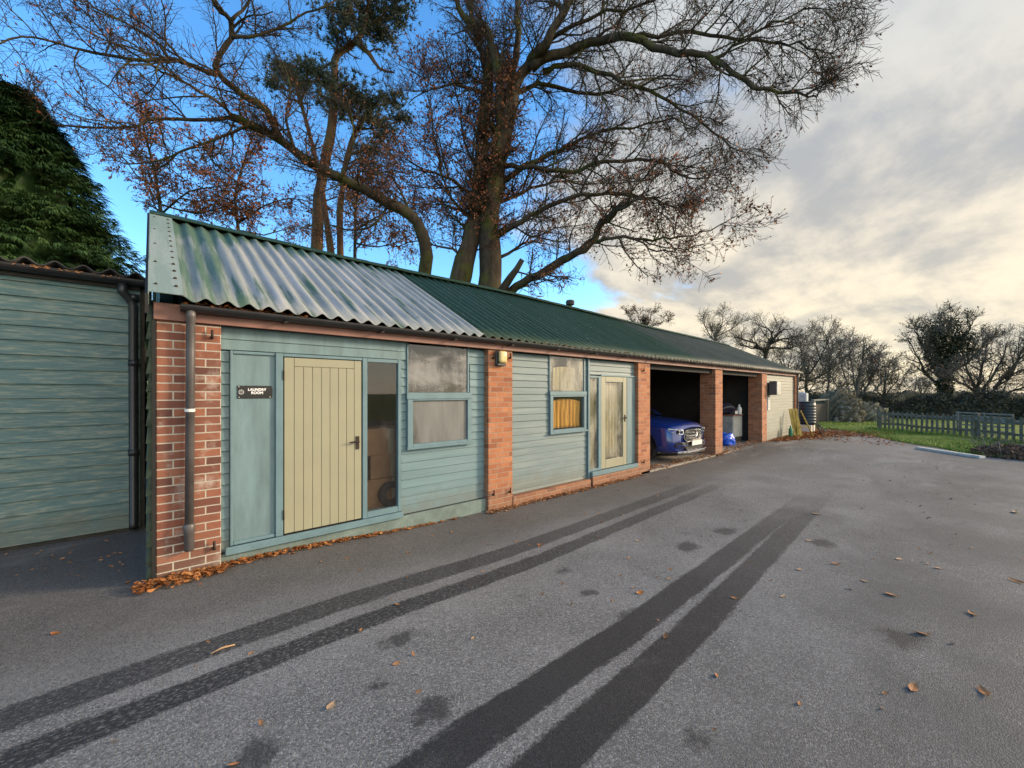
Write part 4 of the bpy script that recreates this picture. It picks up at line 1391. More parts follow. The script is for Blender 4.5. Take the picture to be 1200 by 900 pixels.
class Tree:
    def __init__(self, seed, cfg):
        self.r = random.Random(seed)
        self.w = MB()      # wood
        self.tw = MB()     # twigs
        self.lf = MB()     # leaves
        self.cfg = cfg

    def leaf(self, p, size):
        r = self.r
        a = rvec(r) * size
        b = a.cross(rvec(r))
        if b.length < 1e-5:
            return
        b = b.normalized() * size * 0.55
        self.lf.face([p - a, p + b, p + a, p - b])

    def limb(self, pts, r0, r1, lvl=0, leaf=0.0, dens=1.0, tmin=0.12, sub=True, sides=9, droop=0.0):
        n = len(pts)
        rads = [(r0 + (r1 - r0) * (i / (n - 1)) ** 0.8) * (1 + (self.r.uniform(-0.07, 0.09) if 0 < i < n - 1 else 0)) for i in range(n)]
        self.w.tube(pts, rads, sides)
        if sub:
            self.sprout(pts, rads, lvl, leaf, dens, tmin, droop)

    def sprout(self, pts, rads, lvl, leaf, dens, tmin, droop=0.0):
        r, c = self.r, self.cfg
        if lvl >= len(c['n']):
            return
        L = sum((b - a).length for a, b in zip(pts, pts[1:]))
        n = c['n'][lvl] * dens
        if lvl == 0:
            n = n * L / c.get('ref', 6.0)
        n = int(n + r.random())
        for i in range(n):
            t = tmin + (1 - tmin) * ((i + r.random()) / n)
            x = min(t, 0.999) * (len(pts) - 1)
            k = int(x)
            p = pts[k].lerp(pts[k + 1], x - k)
            tan = (pts[k + 1] - pts[k]).normalized()
            ra = rads[k] + (rads[k + 1] - rads[k]) * (x - k)
            perp = tan.cross(rvec(r))
            if perp.length < 1e-3:
                continue
            perp.normalize()
            ang = radians(r.uniform(*c['ang']))
            d = tan * cos(ang) + perp * sin(ang)
            d = (d + V((0, 0, 1)) * c['up'][lvl]).normalized()
            ln = c['len'][lvl] * r.uniform(0.55, 1.25) * (1.0 - 0.6 * t)
            steps = c['steps'][lvl]
            q = p.copy()
            path = [q.copy()]
            for s in range(steps):
                d = (d + rvec(r) * c['wig'] + V((0, 0, 1)) * (c['curl'][lvl] - droop)).normalized()
                q = q + d * (ln / steps)
                path.append(q.copy())
            rr0 = min(ra * 0.62, c['rad'][lvl] * r.uniform(0.75, 1.2))
            rr1 = max(c['rmin'], rr0 * 0.4)
            rr0 = max(rr0, rr1)
            rl = [rr0 + (rr1 - rr0) * s / steps for s in range(steps + 1)]
            big = lvl == 0
            (self.w if big else self.tw).tube(path, rl, 5 if big else 3, cap=False)
            self.sprout(path, rl, lvl + 1, leaf, 1.0, 0.1, droop)
            if leaf > 0 and lvl >= len(c['n']) - 2:
                for q in path[1:]:
                    if r.random() < leaf:
                        self.leaf(q + rvec(r) * 0.05, c['leaf'] * r.uniform(0.6, 1.2))

    def build(self, name, label, cat, loc, wood, twig, leafm=None, group=None):
        o = thing(name, label, cat, loc, group)
        self.w.build('trunk', wood, o, smooth=True)
        if self.tw.f:
            self.tw.build('twigs', twig, o)
        if self.lf.f:
            self.lf.build('leaves', leafm, o)
        return o


def trace(pts, d0, d1, seed=0, n_per=3, wob=0.05, amp=0.0):
    r = random.Random(seed)
    n = len(pts)
    w = []
    for i, (x, y) in enumerate(pts):
        t = i / max(1, n - 1)
        d = d0 + (d1 - d0) * t + amp * sin(pi * t) * r.uniform(-1, 1)
        w.append(at(x, y, d))
    return smooth_path(w, n_per, wob, r)


BEECH = dict(n=[15, 9, 6.0], len=[2.5, 1.25, 0.62], rad=[0.040, 0.0165, 0.009], steps=[6, 4, 3], ang=(28, 68), up=[0.10, 0.05, 0.0], curl=[0.03, 0.02, 0.01], wig=0.26,
             rmin=0.0062, leaf=0.06, ref=6.0)
# -- big beech behind the middle of the building
T = Tree(3, BEECH)
D0 = 17.0
base = at(572, 350, D0)
T.limb([V((base.x, base.y, -0.3)), V((base.x + .02, base.y, 2.0))] + trace([(573, 340), (575, 305), (573, 270), (576, 230), (583, 190), (591, 150), (599, 112)], D0, D0 - 0.2, 1, 2, 0.03), 0.52, 0.34, dens=1.3, tmin=0.3, leaf=0.4, sides=16)
b2 = at(536, 345, D0 - 0.2)
T.limb([V((b2.x - .05, b2.y, -0.3)), V((b2.x - .05, b2.y, 2.0))] + trace([(537, 338), (545, 305), (554, 272), (560, 238), (563, 200), (566, 150), (571, 100), (574, 60)], D0 - .2, D0 + .6, 2, 2, 0.03), 0.48, 0.22, dens=1.4, tmin=0.3, leaf=0.4, sides=16)
LIMBS = [  # points, depth start, depth end, r0, r1, leaf, density
    ([(599, 115), (618, 78), (640, 50), (660, 18), (675, -20), (690, -70)], 16.8, 15.5, 0.27, 0.12, .03, 1),
    ([(598, 115), (604, 70), (607, 20), (612, -40)], 16.8, 18.0, 0.22, 0.10, .03, 1),
    ([(590, 160), (585, 100), (580, 65), (566, 30), (548, 22), (533, -4), (520, -50)], 16.8, 15.6, 0.24, 0.10, .03, 1),
    ([(572, 90), (560, 50), (552, 10), (550, -40)], 17.4, 18.6, 0.18, 0.09, .03, .9),
    ([(622, 80), (648, 65), (690, 50), (725, 43), (765, 53), (810, 64), (837, 70), (872, 95), (900, 105), (930, 109), (952, 113), (968, 104)], 16.6, 13.4, 0.26, 0.02, .02, 1.15),
    ([(735, 44), (790, 40), (850, 42), (900, 50), (935, 51), (968, 60), (985, 54)], 15.8, 13.6, 0.10, 0.015, .02, 1.15),
    ([(837, 68), (870, 50), (905, 28), (940, 12), (975, 8), (1000, -2)], 14.8, 13.2, 0.07, 0.012, .01, 1.2),
    ([(636, 84), (660, 76), (700, 84), (745, 102), (785, 118), (825, 146), (855, 172), (868, 184)], 16.8, 15.2, 0.15, 0.018, .04, 1.15),
    ([(590, 195), (624, 197), (672, 200), (699, 193), (747, 187), (781, 195), (800, 205), (825, 208), (848, 196)], 16.8, 14.6, 0.14, 0.016, .06, 1.1),
    ([(586, 215), (629, 187), (667, 172), (692, 158), (740, 150), (790, 140), (830, 160)], 16.9, 18.3, 0.16, 0.018, .06, 1.0),
    ([(583, 277), (605, 262), (629, 249), (680, 230), (728, 227), (765, 233), (795, 242), (815, 243)], 16.8, 15.2, 0.17, 0.016, .12, 1.0),
    ([(586, 352), (600, 340), (622, 326), (650, 311), (678, 297), (696, 280), (706, 262), (722, 246), (732, 240)], 16.8, 14.9, 0.24, 0.13, .15, 0.9),
    ([(700, 284), (730, 277), (765, 280), (785, 279), (815, 275), (842, 264), (862, 254)], 15.3, 14.2, 0.09, 0.012, .15, 0.85),
    ([(745, 281), (770, 293), (795, 294), (812, 288)], 14.8, 14.3, 0.05, 0.012, .12, 0.8),
    ([(722, 246), (750, 235), (765, 238), (785, 248)], 14.8, 14.4, 0.08, 0.014, .18, 0.9),
    ([(585, 302), (610, 286), (630, 275), (660, 264), (705, 262)], 16.9, 18.0, 0.09, 0.014, .16, 1.0),
    ([(560, 232), (530, 212), (500, 202), (468, 192)], 16.8, 15.8, 0.12, 0.015, .34, 1.1),
    ([(572, 112), (540, 100), (505, 106), (478, 122)], 17.2, 16.0, 0.11, 0.015, .05, 1.1),
    ([(547, 300), (520, 290), (490, 284), (458, 290)], 16.8, 17.6, 0.08, 0.014, .34, 1.0),
    ([(555, 262), (530, 232), (515, 190), (505, 140), (498, 90)], 16.8, 16.2, 0.09, 0.014, .24, 1.2),
    ([(563, 215), (545, 165), (535, 110), (522, 60)], 17.0, 17.9, 0.08, 0.014, .16, 1.2),
    ([(640, 50), (690, 20), (750, 5), (800, -20)], 16.4, 14.6, 0.12, 0.015, .02, 1.1),
    ([(690, 50), (720, 30), (745, 0), (756, -40)], 16.2, 15.6, 0.08, 0.02, .02, 1.1),
    ([(660, 18), (640, -10), (610, -50)], 16.4, 17.2, 0.12, 0.03, .02, 1.0),
    ([(576, 240), (610, 225), (650, 215), (700, 215), (760, 212)], 17.0, 19.5, 0.12, 0.015, .12, 1.0),
    ([(575, 270), (560, 255), (520, 240), (480, 240)], 17.2, 19.6, 0.12, 0.015, .2, 1.0),
    ([(600, 112), (630, 100), (700, 110), (760, 90), (820, 100)], 17.1, 20.0, 0.16, 0.02, .03, 1.1),
]
for i, (pts, d0, d1, r0, r1, lf_, dn) in enumerate(LIMBS):
    T.limb(trace(pts, d0, d1, 40 + i, 3, 0.075, 0.45), r0 * (0.8 if r0 < 0.27 else 0.9), r1 * 0.85, 0, lf_ * 1.7, dn, 0.10, sides=8)
T.limb(trace([(586, 345), (598, 326), (612, 304)], 16.4, 16.0, 7, 2, 0.03), 0.19, 0.10, 0, 0.3, 0.3)
T.build('beech_tree', 'huge spreading bare beech with two mossy trunks behind the roof', 'tree', (base.x, base.y, -0.3), M['bark_beech'], M['bark_twig'], M['rust_leaf'])

# -- slender tree arching to the left
CF = dict(BEECH)
CF.update(n=[16, 8, 6], len=[1.9, 1.0, 0.5], up=[0.12, 0.06, 0], rad=[0.028, 0.012, 0.007], rmin=0.0042, steps=[7, 6, 4], wig=0.24, leaf=0.042)
T = Tree(5, CF)
d = 14.5
b = at(496, 335, d)
T.limb([V((b.x, b.y, -0.3)), V((b.x, b.y, 2.2))] + trace([(497, 325), (500, 300), (494, 272), (480, 251), (455, 238), (425, 221), (398, 209), (367, 193), (330, 165), (293, 146), (271, 137)], d, d - 3.2, 2, 2, 0.02), 0.24, 0.10, 0, .22, 0.9, 0.4, sides=12)
for i, (pts, d0, d1, r0, r1, lf_, dn) in enumerate([
    ([(325, 160), (319, 143), (308, 125), (286, 112), (264, 95), (253, 79), (260, 62), (271, 44), (269, 22), (253, 7), (245, -25)], 11.8, 10.4, 0.11, 0.05, .03, 1.0),
    ([(254, 88), (220, 75), (198, 68), (169, 70), (121, 64), (84, 55), (40, 44), (0, 50), (-30, 62)], 11.0, 8.6, 0.065, 0.010, .05, 1.3),
    ([(271, 137), (227, 141), (180, 139), (161, 148), (128, 150), (81, 148), (44, 141), (0, 143), (-40, 150)], 11.3, 8.8, 0.05, 0.010, .05, 1.1),
    ([(271, 44), (301, 42), (330, 31), (359, 15), (389, 4), (410, -20)], 10.8, 11.5, 0.05, 0.014, .03, 1.1),
    ([(271, 136), (257, 121), (220, 99), (190, 84), (150, 60), (100, 35), (55, 8)], 11.3, 9.8, 0.05, 0.010, .06, 1.2),
    ([(198, 68), (183, 48), (147, 27), (110, 8), (80, -20)], 10.2, 9.4, 0.04, 0.012, .06, 1.2),
    ([(271, 24), (290, 5), (300, -20)], 10.6, 10.4, 0.045, 0.02, .03, 1.1),
    ([(293, 146), (262, 160), (225, 172), (190, 188), (150, 192), (120, 178)], 11.5, 10.2, 0.045, 0.010, .10, 1.1),
    ([(398, 209), (410, 185), (414, 150), (405, 110)], 12.4, 12.0, 0.05, 0.012, .06, 1.0),
    ([(345, 176), (335, 140), (340, 100), (325, 60)], 11.9, 12.4, 0.05, 0.012, .03, 1.0),
    ([(480, 251), (470, 225), (455, 205), (420, 200)], 13.6, 13.0, 0.05, 0.012, .25, 1.2),
    ([(455, 239), (440, 262), (415, 270), (380, 262), (350, 268)], 13.4, 12.6, 0.05, 0.012, .25, 1.1),
]):
    T.limb(trace(pts, d0, d1, 90 + i, 3, 0.02, 0.25), r0, r1, 0, lf_, dn, 0.08, sides=7)
T.build('arching_tree', 'slender bare tree curving left over the roof in front of the pines', 'tree', (b.x, b.y, -0.3), M['bark_beech'], M['bark_twig'], M['rust_leaf'])

# -- pines
PINE = dict(n=[10, 5], len=[1.4, 0.7], rad=[0.04, 0.016], steps=[5, 3], ang=(40, 80), up=[0.05, 0.1], curl=[0.02, 0.05], wig=0.25, rmin=0.009, leaf=0.05, ref=6)


def needles(m, c, rx, rz, n, r):
    for i in range(n):
        d = rvec(r)
        k = r.random() ** 0.6 * (0.75 + 0.35 * sin(4 * d.x + 3 * d.z + c.x))
        p = c + V((d.x * rx * k, d.y * rx * k, d.z * rz * k))
        # tuft: a spray of fine blades round a twig tip
        ax = (V((d.x, d.y, d.z * 0.4)) + V((0, 0, 0.5)) + rvec(r) * 0.5).normalized()
        for q in range(11):
            b = (ax * 0.7 + rvec(r) * 0.75).normalized() * r.uniform(0.12, 0.24)
            s = b.cross(rvec(r)).normalized() * 0.017
            m.face([p - s, p + s, p + b + s * 0.3, p + b - s * 0.3])


def pine(label, stem, d, r0, clumps, seed, leans=()):
    T = Tree(seed, PINE)
    r = random.Random(seed)
    b = at(stem[0][0], 330, d)
    path = [V((b.x, b.y, -0.3)), V((b.x, b.y, 1.5))] + trace(stem, d, d, seed, 2, 0.03)
    T.limb(path, r0, r0 * 0.35, 0, 0, 0.7, 0.5, sides=9)
    for pts in leans:
        T.limb(trace(pts, d, d + r.uniform(-1.2, 1.2), seed + 1, 2, 0.03), r0 * 0.5, 0.03, 0, 0, 0.8, 0.3, sides=7)
    nd = MB()
    for (x, y, rx, ry, n) in clumps:
        k = d / FOCAL
        c = at(x, y, d + r.uniform(-1.4, 1.4))
        needles(nd, c, rx * k * 1.35, ry * k * 1.15, int(n * 1.5), r)
        j = min(range(len(path)), key=lambda i: (path[i] - c).length + (0.6 if path[i].z > c.z else 0))
        T.limb([path[j], path[j].lerp(c, 0.5) + V((0, 0, -0.15)), c], 0.06, 0.02, 0, 0, 1.0, 0.3, sides=5)
    o = T.build('pine_tree', label, 'tree', (b.x, b.y, -0.3), M['bark_pine'], M['bark_twig'], None, 'pines behind the roof')
    nd.build('foliage', M['pine_needle'], o)


pine('tall pine with dark blue green clumps and the tallest crown, left of the beech', [(371, 300), (374, 231), (383, 180), (389, 149), (392, 110), (392, 71), (402, 58), (418, 48), (430, 20), (436, -30)], 18.0, 0.27,
     [(430, 22, 34, 24, 260), (462, 18, 26, 18, 150), (400, 18, 30, 20, 170), (378, 92, 26, 18, 150), (410, 112, 28, 18, 170), (445, 40, 26, 16, 130), (340, 92, 20, 14, 80), (430, -20, 45, 25, 200), (470, -8, 30, 18, 120), (395, 45, 20, 12, 80)], 21,
     [[(418, 48), (432, 62), (445, 80), (462, 85)], [(392, 100), (370, 95), (345, 95)]])
pine('pine with bare reddish stem and low clumps between the tall pine and the beech', [(399, 305), (398, 249), (404, 200), (412, 165), (424, 140), (440, 122)], 19.0, 0.19,
     [(432, 122, 24, 15, 140), (458, 118, 22, 13, 120), (440, 145, 30, 13, 120), (472, 140, 14, 9, 60), (430, 176, 22, 9, 70), (404, 128, 20, 12, 80), (385, 122, 22, 14, 90), (450, 160, 18, 8, 50)], 22, [[(424, 140), (445, 140), (470, 138)]])
pine('thin leftmost pine with a sparse brown green crown low on the left', [(389, 305), (383, 262), (376, 215), (366, 170), (352, 120), (345, 95)], 17.2, 0.17,
     [(345, 92, 24, 16, 120), (328, 78, 16, 10, 50), (362, 80, 16, 12, 60), (322, 100, 16, 9, 50)], 23)

# -- thin copper leaved trees at the back left
COP = dict(n=[11, 7, 4.5], len=[1.9, 0.95, 0.5], rad=[0.035, 0.016, 0.009], steps=[5, 4, 3], ang=(35, 75), up=[0.05, 0.0, 0.0], curl=[0.0, 0.0, 0.0], wig=0.3, rmin=0.008, leaf=0.075, ref=5)


def copper(label, stem, d, r0, limbs, seed, lf_=0.5):
    T = Tree(seed, COP)
    b = at(stem[0][0], 330, d)
    T.limb([V((b.x, b.y, -0.3)), V((b.x, b.y, 1.5))] + trace(stem, d, d, seed, 2, 0.04), r0, 0.03, 0, lf_, 0.9, 0.35, sides=8)
    for i, l in enumerate(limbs):
        T.limb(trace(l, d, d + ((i % 3) - 1) * 1.5, seed + i, 2, 0.05), r0 * 0.4, 0.02, 0, lf_, 1.0, 0.15, sides=6)
    T.build('copper_leaved_tree', label, 'tree', (b.x, b.y, -0.3), M['bark_dark'], M['bark_twig'], M['rust_leaf'], 'small copper leaved trees behind the roof')


copper('thin copper leaved tree just right of the dark conifer', [(196, 300), (190, 250), (182, 205), (170, 160), (165, 120)], 20.0, 0.13,
       [[(190, 250), (220, 225), (250, 220), (290, 215)], [(186, 225), (160, 205), (140, 180)], [(190, 240), (230, 250), (270, 242), (300, 250)], [(182, 200), (210, 180), (240, 172)]], 31)
copper('thin copper leaved tree left of the pine stems', [(278, 310), (279, 270), (276, 230), (285, 190), (300, 150)], 21.0, 0.12,
       [[(279, 262), (310, 240), (340, 232), (370, 240)], [(278, 250), (250, 235), (225, 240)], [(279, 270), (310, 275), (350, 265)], [(280, 215), (250, 190), (230, 160)]], 37, 0.4)
copper('thin copper leaved tree between the pine stems and the arching tree', [(416, 315), (416, 260), (421, 215), (430, 190)], 20.0, 0.12,
       [[(416, 270), (440, 255), (470, 245), (490, 250)], [(418, 240), (395, 232), (370, 240)], [(417, 285), (445, 290), (470, 282)], [(421, 215), (450, 200), (480, 205)]], 43, 0.45)

# -- big conifer behind the shed


def conifer():
    r = random.Random(8)
    cx, cy, zt = at(12, 85, 9.6).x, at(12, 85, 9.6).y, at(12, 112, 9.6).z
    o = thing('conifer', 'dense dark green conifer rising behind the teal shed', 'tree', (cx, cy, -0.3))
    MB().tube([V((cx, cy, -0.3)), V((cx + 0.05, cy, zt * 0.5)), V((cx, cy, zt - 0.4))], [0.35, 0.2, 0.04], 10).build('trunk', M['bark_dark'], o, smooth=True)
    m = MB()
    H = zt + 0.3

    def R(z):
        t = (zt - z) / zt
        return 0.30 + 3.65 * (t ** 0.70) if t > 0 else 0.25
    # dark inner mass, ragged
    inner = MB().grid(lambda u, v: (lambda z, a: (cx + cos(a) * R(z) * (0.48 + 0.07 * sin(7 * a + 5 * z)), cy + sin(a) * R(z) * (0.48 + 0.07 * sin(9 * a - 4 * z)), z))(0.6 + (zt - 1.1) * v, 2 * pi * u), 60, 50)
    m.v, m.f = inner.v, inner.f
    spots = []
    for i in range(760):
        z = 0.8 + (zt - 0.7) * (r.random() ** 1.1)
        a0 = r.uniform(0, 2 * pi)
        reach = R(z) * r.uniform(0.72, 1.0) * (1.18 if r.random() < 0.25 else 1.04)
        for q in range(36):
            f = r.uniform(0.55, 1.0)
            wd = 0.34 * (1.15 - f) * reach * 0.6 + 0.08
            a = a0 + r.gauss(0, wd) / max(0.4, reach)
            zz = z + 0.30 * (f - 0.62) - 0.85 * (f - 0.62) ** 2 * 3 + r.gauss(0, 0.09)
            spots.append((a, zz, reach * f))
    for a, z, rad in spots:
        p = V((cx + rad * cos(a), cy + rad * sin(a), z))
        out = V((cos(a), sin(a), r.uniform(-0.35, 0.45))).normalized()
        L = r.uniform(0.16, 0.38)
        side = out.cross(V((0, 0, 1))).normalized()
        up = side.cross(out)
        nrm = (up + rvec(r) * 0.5).normalized()
        sd = out.cross(nrm).normalized()
        for q in range(7):
            f = (q - 3) / 3.0
            dr = (out + sd * f * 0.9 + V((0, 0, -0.25 * abs(f) - 0.12))).normalized()
            l2 = L * (1 - 0.35 * abs(f)) * r.uniform(0.8, 1.15)
            st = p + out * (0.10 * L * r.random())
            w = dr.cross(nrm).normalized() * 0.0125
            mid = st + dr * l2 * 0.55 + V((0, 0, 0.01))
            tip = st + dr * l2 + V((0, 0, -0.05))
            m.face([st - w * 0.6, mid - w, tip, mid + w])
    m.build('crown', M['conifer'], o)


conifer()

# -- far trees on the right
FAR = dict(n=[11, 7, 5], len=[1.7, 1.0, 0.6], rad=[0.038, 0.017, 0.010], steps=[6, 4, 3], ang=(30, 70), up=[0.28, 0.22, 0.15], curl=[0.04, 0.03, 0.02], wig=0.26, rmin=0.008, leaf=0.07, ref=5)


def far_tree(label, stems, d, r0, seed, wood, twig, dens=1.0, leaf=0.0, leafm=None, lens=None, group='winter trees beyond the yard', name='bare_tree', spread=1.2, ny=500):
    c = dict(FAR)
    if lens:
        c['len'] = lens
    T = Tree(seed, c)
    r = random.Random(seed)
    b = at(stems[0][0][0], ny, d)
    for i, s in enumerate(stems):
        w = trace(s, d, d + (0 if i == 0 else r.uniform(-spread, spread)), seed + i, 3, 0.06)
        if i == 0:
            w = [V((b.x, b.y, -0.35))] + w
            T.limb(w, r0 * 0.85, r0 * 0.35, 0, leaf, dens, 0.35, sides=8)
        else:
            T.limb(w, r0 * 0.4, 0.02, 0, leaf, dens, 0.12, sides=6)
    return T.build(name, label, 'tree', (b.x, b.y, -0.35), wood, twig, leafm, group)


far_tree('low gnarled bare tree with flat crown showing over the far end of the roof', [[(893, 470), (896, 430), (898, 412), (902, 402)], [(898, 415), (885, 402), (872, 398), (860, 395)], [(900, 404), (905, 395), (900, 385), (890, 380)],
         [(902, 402), (918, 398), (935, 394), (950, 392)], [(898, 410), (880, 408), (866, 405)], [(903, 400), (915, 388), (930, 384)], [(900, 408), (925, 408), (945, 402)]], 30, 0.26, 51, M['bark_dark'], M['twig_far'], 1.25)
far_tree('bushy bare tree with slender trunk just right of the building end', [[(947, 482), (946, 462), (944, 448), (946, 436)], [(945, 448), (930, 440), (918, 428), (912, 415)], [(946, 440), (958, 425), (966, 408), (972, 392)], [(946, 438), (940, 420), (938, 402)],
         [(945, 446), (962, 440), (978, 430), (990, 418)], [(946, 444), (955, 448), (972, 446)], [(944, 446), (928, 448), (916, 444)]], 27, 0.16, 52, M['bark_dark'], M['twig_far'], 1.2)
far_tree('pale twiggy tree with a few leaves peeping over the middle of the far roof', [[(838, 470), (838, 410), (836, 390)], [(838, 400), (828, 385), (824, 370)], [(838, 398), (846, 380), (848, 366)], [(837, 395), (858, 385), (866, 378)]], 34, 0.14, 53, M['bark_grey'], M['bark_grey'], 1.1, 0.03, M['rust_leaf'])
far_tree('low pale bush of upright twigs showing over the roof at its middle', [[(755, 470), (755, 400), (754, 378)], [(754, 390), (740, 376), (734, 366)], [(755, 390), (762, 374), (764, 364)], [(754, 388), (774, 378), (784, 372)], [(754, 388), (748, 372), (746, 364)]], 30, 0.12, 54, M['bark_grey'], M['bark_twig'], 1.3, 0.05, M['rust_leaf'], [1.1, 0.7, 0.4])
far_tree('many stemmed grey thicket tree behind the stone bank', [[(1004, 485), (1006, 455), (1010, 430), (1012, 410)], [(1004, 478), (992, 450), (985, 425), (984, 406)], [(1005, 478), (1018, 450), (1028, 428), (1032, 412)], [(1004, 480), (1024, 458), (1040, 440), (1050, 430)],
         [(1003, 480), (985, 460), (974, 440), (970, 420)], [(1005, 470), (1000, 440), (996, 415), (1000, 400)], [(1006, 470), (1020, 440), (1022, 415)]], 28, 0.16, 55, M['bark_grey'], M['bark_grey'], 1.5, 0.05, M['rust_leaf'], [1.4, 0.9, 0.5])
far_tree('bare young tree between the gnarled tree and the thicket', [[(970, 480), (970, 450), (972, 425), (976, 400)], [(971, 440), (960, 420), (955, 400)], [(972, 430), (985, 410), (992, 392)], [(974, 412), (968, 395), (962, 384)]], 31, 0.12, 56, M['bark_grey'], M['bark_grey'], 1.1, 0.02, M['rust_leaf'])
o = far_tree('ivy covered tree with leafy dark trunk beyond the picket fence', [[(1104, 492), (1106, 470), (1108, 450), (1108, 425), (1106, 405)], [(1108, 450), (1090, 425), (1078, 400), (1070, 385)], [(1108, 440), (1098, 405), (1092, 380)], [(1107, 420), (1112, 395), (1114, 372)],
         [(1108, 430), (1126, 405), (1136, 385), (1140, 376)], [(1108, 440), (1134, 425), (1152, 405), (1165, 392)], [(1107, 455), (1088, 440), (1076, 420), (1066, 400)], [(1107, 410), (1104, 385), (1102, 370)]], 29, 0.30, 57, M['bark_dark'], M['twig_far'], 1.25, 0.15, M['hedge'])
iv = MB()
r = random.Random(4)
for (x, y, rx, ry, n) in ((1107, 452, 10, 22, 900), (1106, 425, 16, 18, 900), (1100, 412, 18, 14, 700), (1118, 410, 18, 13, 600), (1108, 395, 20, 12, 600), (1090, 400, 14, 10, 350), (1130, 398, 16, 9, 350), (1092, 385, 16, 8, 200), (1115, 380, 14, 8, 200), (1140, 412, 10, 7, 160)):
    k = 29 / FOCAL
    rx, ry, n = rx * 1.2, ry * 1.1, int(n * 1.35)
    for i in range(n):
        d_ = rvec(r)
        q = r.random() ** 0.5
        p = at(x, y, 29 + d_.y * rx * k * 0.8 * q) + V((0, 0, d_.z * ry * k * q)) + V((ST, -CT, 0)) * (d_.x * rx * k * q)
        a = rvec(r) * r.uniform(0.06, 0.11)
        b_ = a.cross(rvec(r)).normalized() * 0.06
        iv.face([p - a, p + b_, p + a, p - b_])
iv.build('ivy', M['ivy'], o)
far_tree('low spreading bare tree right of the ivy covered tree', [[(1149, 492), (1148, 476), (1146, 462), (1140, 450)], [(1147, 472), (1165, 458), (1180, 445), (1200, 432), (1220, 420)], [(1147, 468), (1160, 445), (1172, 425), (1180, 405)], [(1146, 462), (1135, 440), (1130, 420)],
         [(1146, 460), (1150, 435), (1156, 410), (1160, 395)], [(1150, 470), (1178, 462), (1205, 452), (1230, 448)], [(1165, 455), (1190, 425), (1205, 402), (1215, 392)], [(1145, 460), (1125, 448), (1110, 440)], [(1180, 445), (1200, 415), (1222, 405)]], 26, 0.24, 58, M['bark_dark'], M['twig_far'], 1.3, 0.06, M['rust_leaf'])
far_tree('small pale bush in the gap left of the ivy covered tree', [[(1078, 492), (1078, 470), (1080, 455)], [(1078, 470), (1066, 455), (1058, 444)], [(1078, 468), (1088, 450), (1092, 440)], [(1079, 462), (1074, 445), (1072, 436)]], 33, 0.09, 59, M['bark_grey'], M['bark_grey'], 1.2, 0.06, M['dead_veg'], [1.2, 0.8, 0.4])

far_tree('dense brown thorn tree filling the gap right behind the building end', [[(922, 482), (922, 455), (924, 432)], [(922, 462), (908, 440), (900, 424)], [(923, 455), (936, 436), (944, 420)], [(923, 445), (926, 420), (930, 404)], [(922, 465), (940, 455), (956, 446)], [(922, 462), (906, 455), (896, 446)]],
         32, 0.14, 61, M['bark_dark'], M['twig_far'], 1.3, 0.03, M['rust_leaf'])
far_tree('dense brown thorn tree at the right hand end of the thicket', [[(1036, 490), (1036, 466), (1038, 446)], [(1036, 470), (1024, 452), (1018, 438)], [(1037, 466), (1048, 450), (1054, 438)], [(1037, 455), (1038, 436), (1036, 426)], [(1036, 474), (1052, 464), (1062, 458)]],
         29, 0.13, 62, M['bark_dark'], M['twig_far'], 1.3, 0.03, M['rust_leaf'])

# -- hedge beyond the fence, and dark scrub behind the building end


def hedge(label, a, b, h, w, n, seed, mat, name='hedge', wav=0.25):
    r = random.Random(seed)
    a, b = V(a), V(b)
    o = thing(name, label, 'hedge', ((a + b) / 2))
    m = MB()
    L = (b - a).length
    t_ = (b - a).normalized()
    s_ = V((-t_.y, t_.x, 0))

    def top(x):
        return h * (1 + wav * sin(x * 0.9 + seed) * 0.5 + wav * sin(x * 2.3 + 2 * seed) * 0.3 + wav * 0.25 * sin(x * 5.1))
    core = MB().grid(lambda u, v: a + t_ * (L * u) + s_ * (w * 0.36 * cos(pi * v)) + V((0, 0, -0.3 + (0.3 + top(L * u) * 0.86) * sin(pi * v) ** 0.5)), int(L * 2), 10)
    m.v, m.f = core.v, core.f
    for i in range(n):
        x = r.uniform(0, L)
        an = r.uniform(0, pi)
        k = r.uniform(0.75, 1.08)
        p = a + t_ * x + s_ * (w * 0.5 * cos(an) * k) + V((0, 0, top(x) * k * max(0.02, sin(an)) ** 0.6))
        if r.random() < 0.3:
            tip = p + (V((0, 0, 1)) + rvec(r) * 0.7).normalized() * r.uniform(0.2, 0.5)
            q = V((0.010, 0.006, 0))
            m.face([p - q, p + q, tip + q * 0.4, tip - q * 0.4])
        else:
            c = rvec(r) * r.uniform(0.05, 0.11)
            d_ = c.cross(rvec(r)).normalized() * 0.05
            m.face([p - c, p + d_, p + c, p - d_])
    m.build('foliage', mat, o)
    st = MB()
    for i in range(int(L)):
        p = a + t_ * (i + 0.5)
        st.tube([p + V((0, 0, -0.35)), p + rvec(r) * 0.15 + V((0, 0, h * 0.6))], [0.03, 0.015], 5)
    st.build('stems', M['bark_dark'], o)


p0, p1 = at(1005, 490, 27.5), at(1290, 490, 22.5)
hedge('long dark winter hedge beyond the picket fence', (p0.x, p0.y, -0.2), (p1.x, p1.y, -0.2), 1.55, 1.4, 12000, 3, M['hedge'])
p0, p1 = at(925, 470, 38), at(1030, 470, 34)
hedge('grey brown scrub hedge far behind the water butt', (p0.x, p0.y, -0.2), (p1.x, p1.y, -0.2), 1.7, 1.6, 4000, 5, M['hedge'])
p0, p1 = at(1000, 470, 60), at(1330, 470, 60)
hedge('far hedge line across the open field', (p0.x, p0.y, -0.3), (p1.x, p1.y, -0.3), 2.3, 2.0, 3000, 7, M['hedge'])

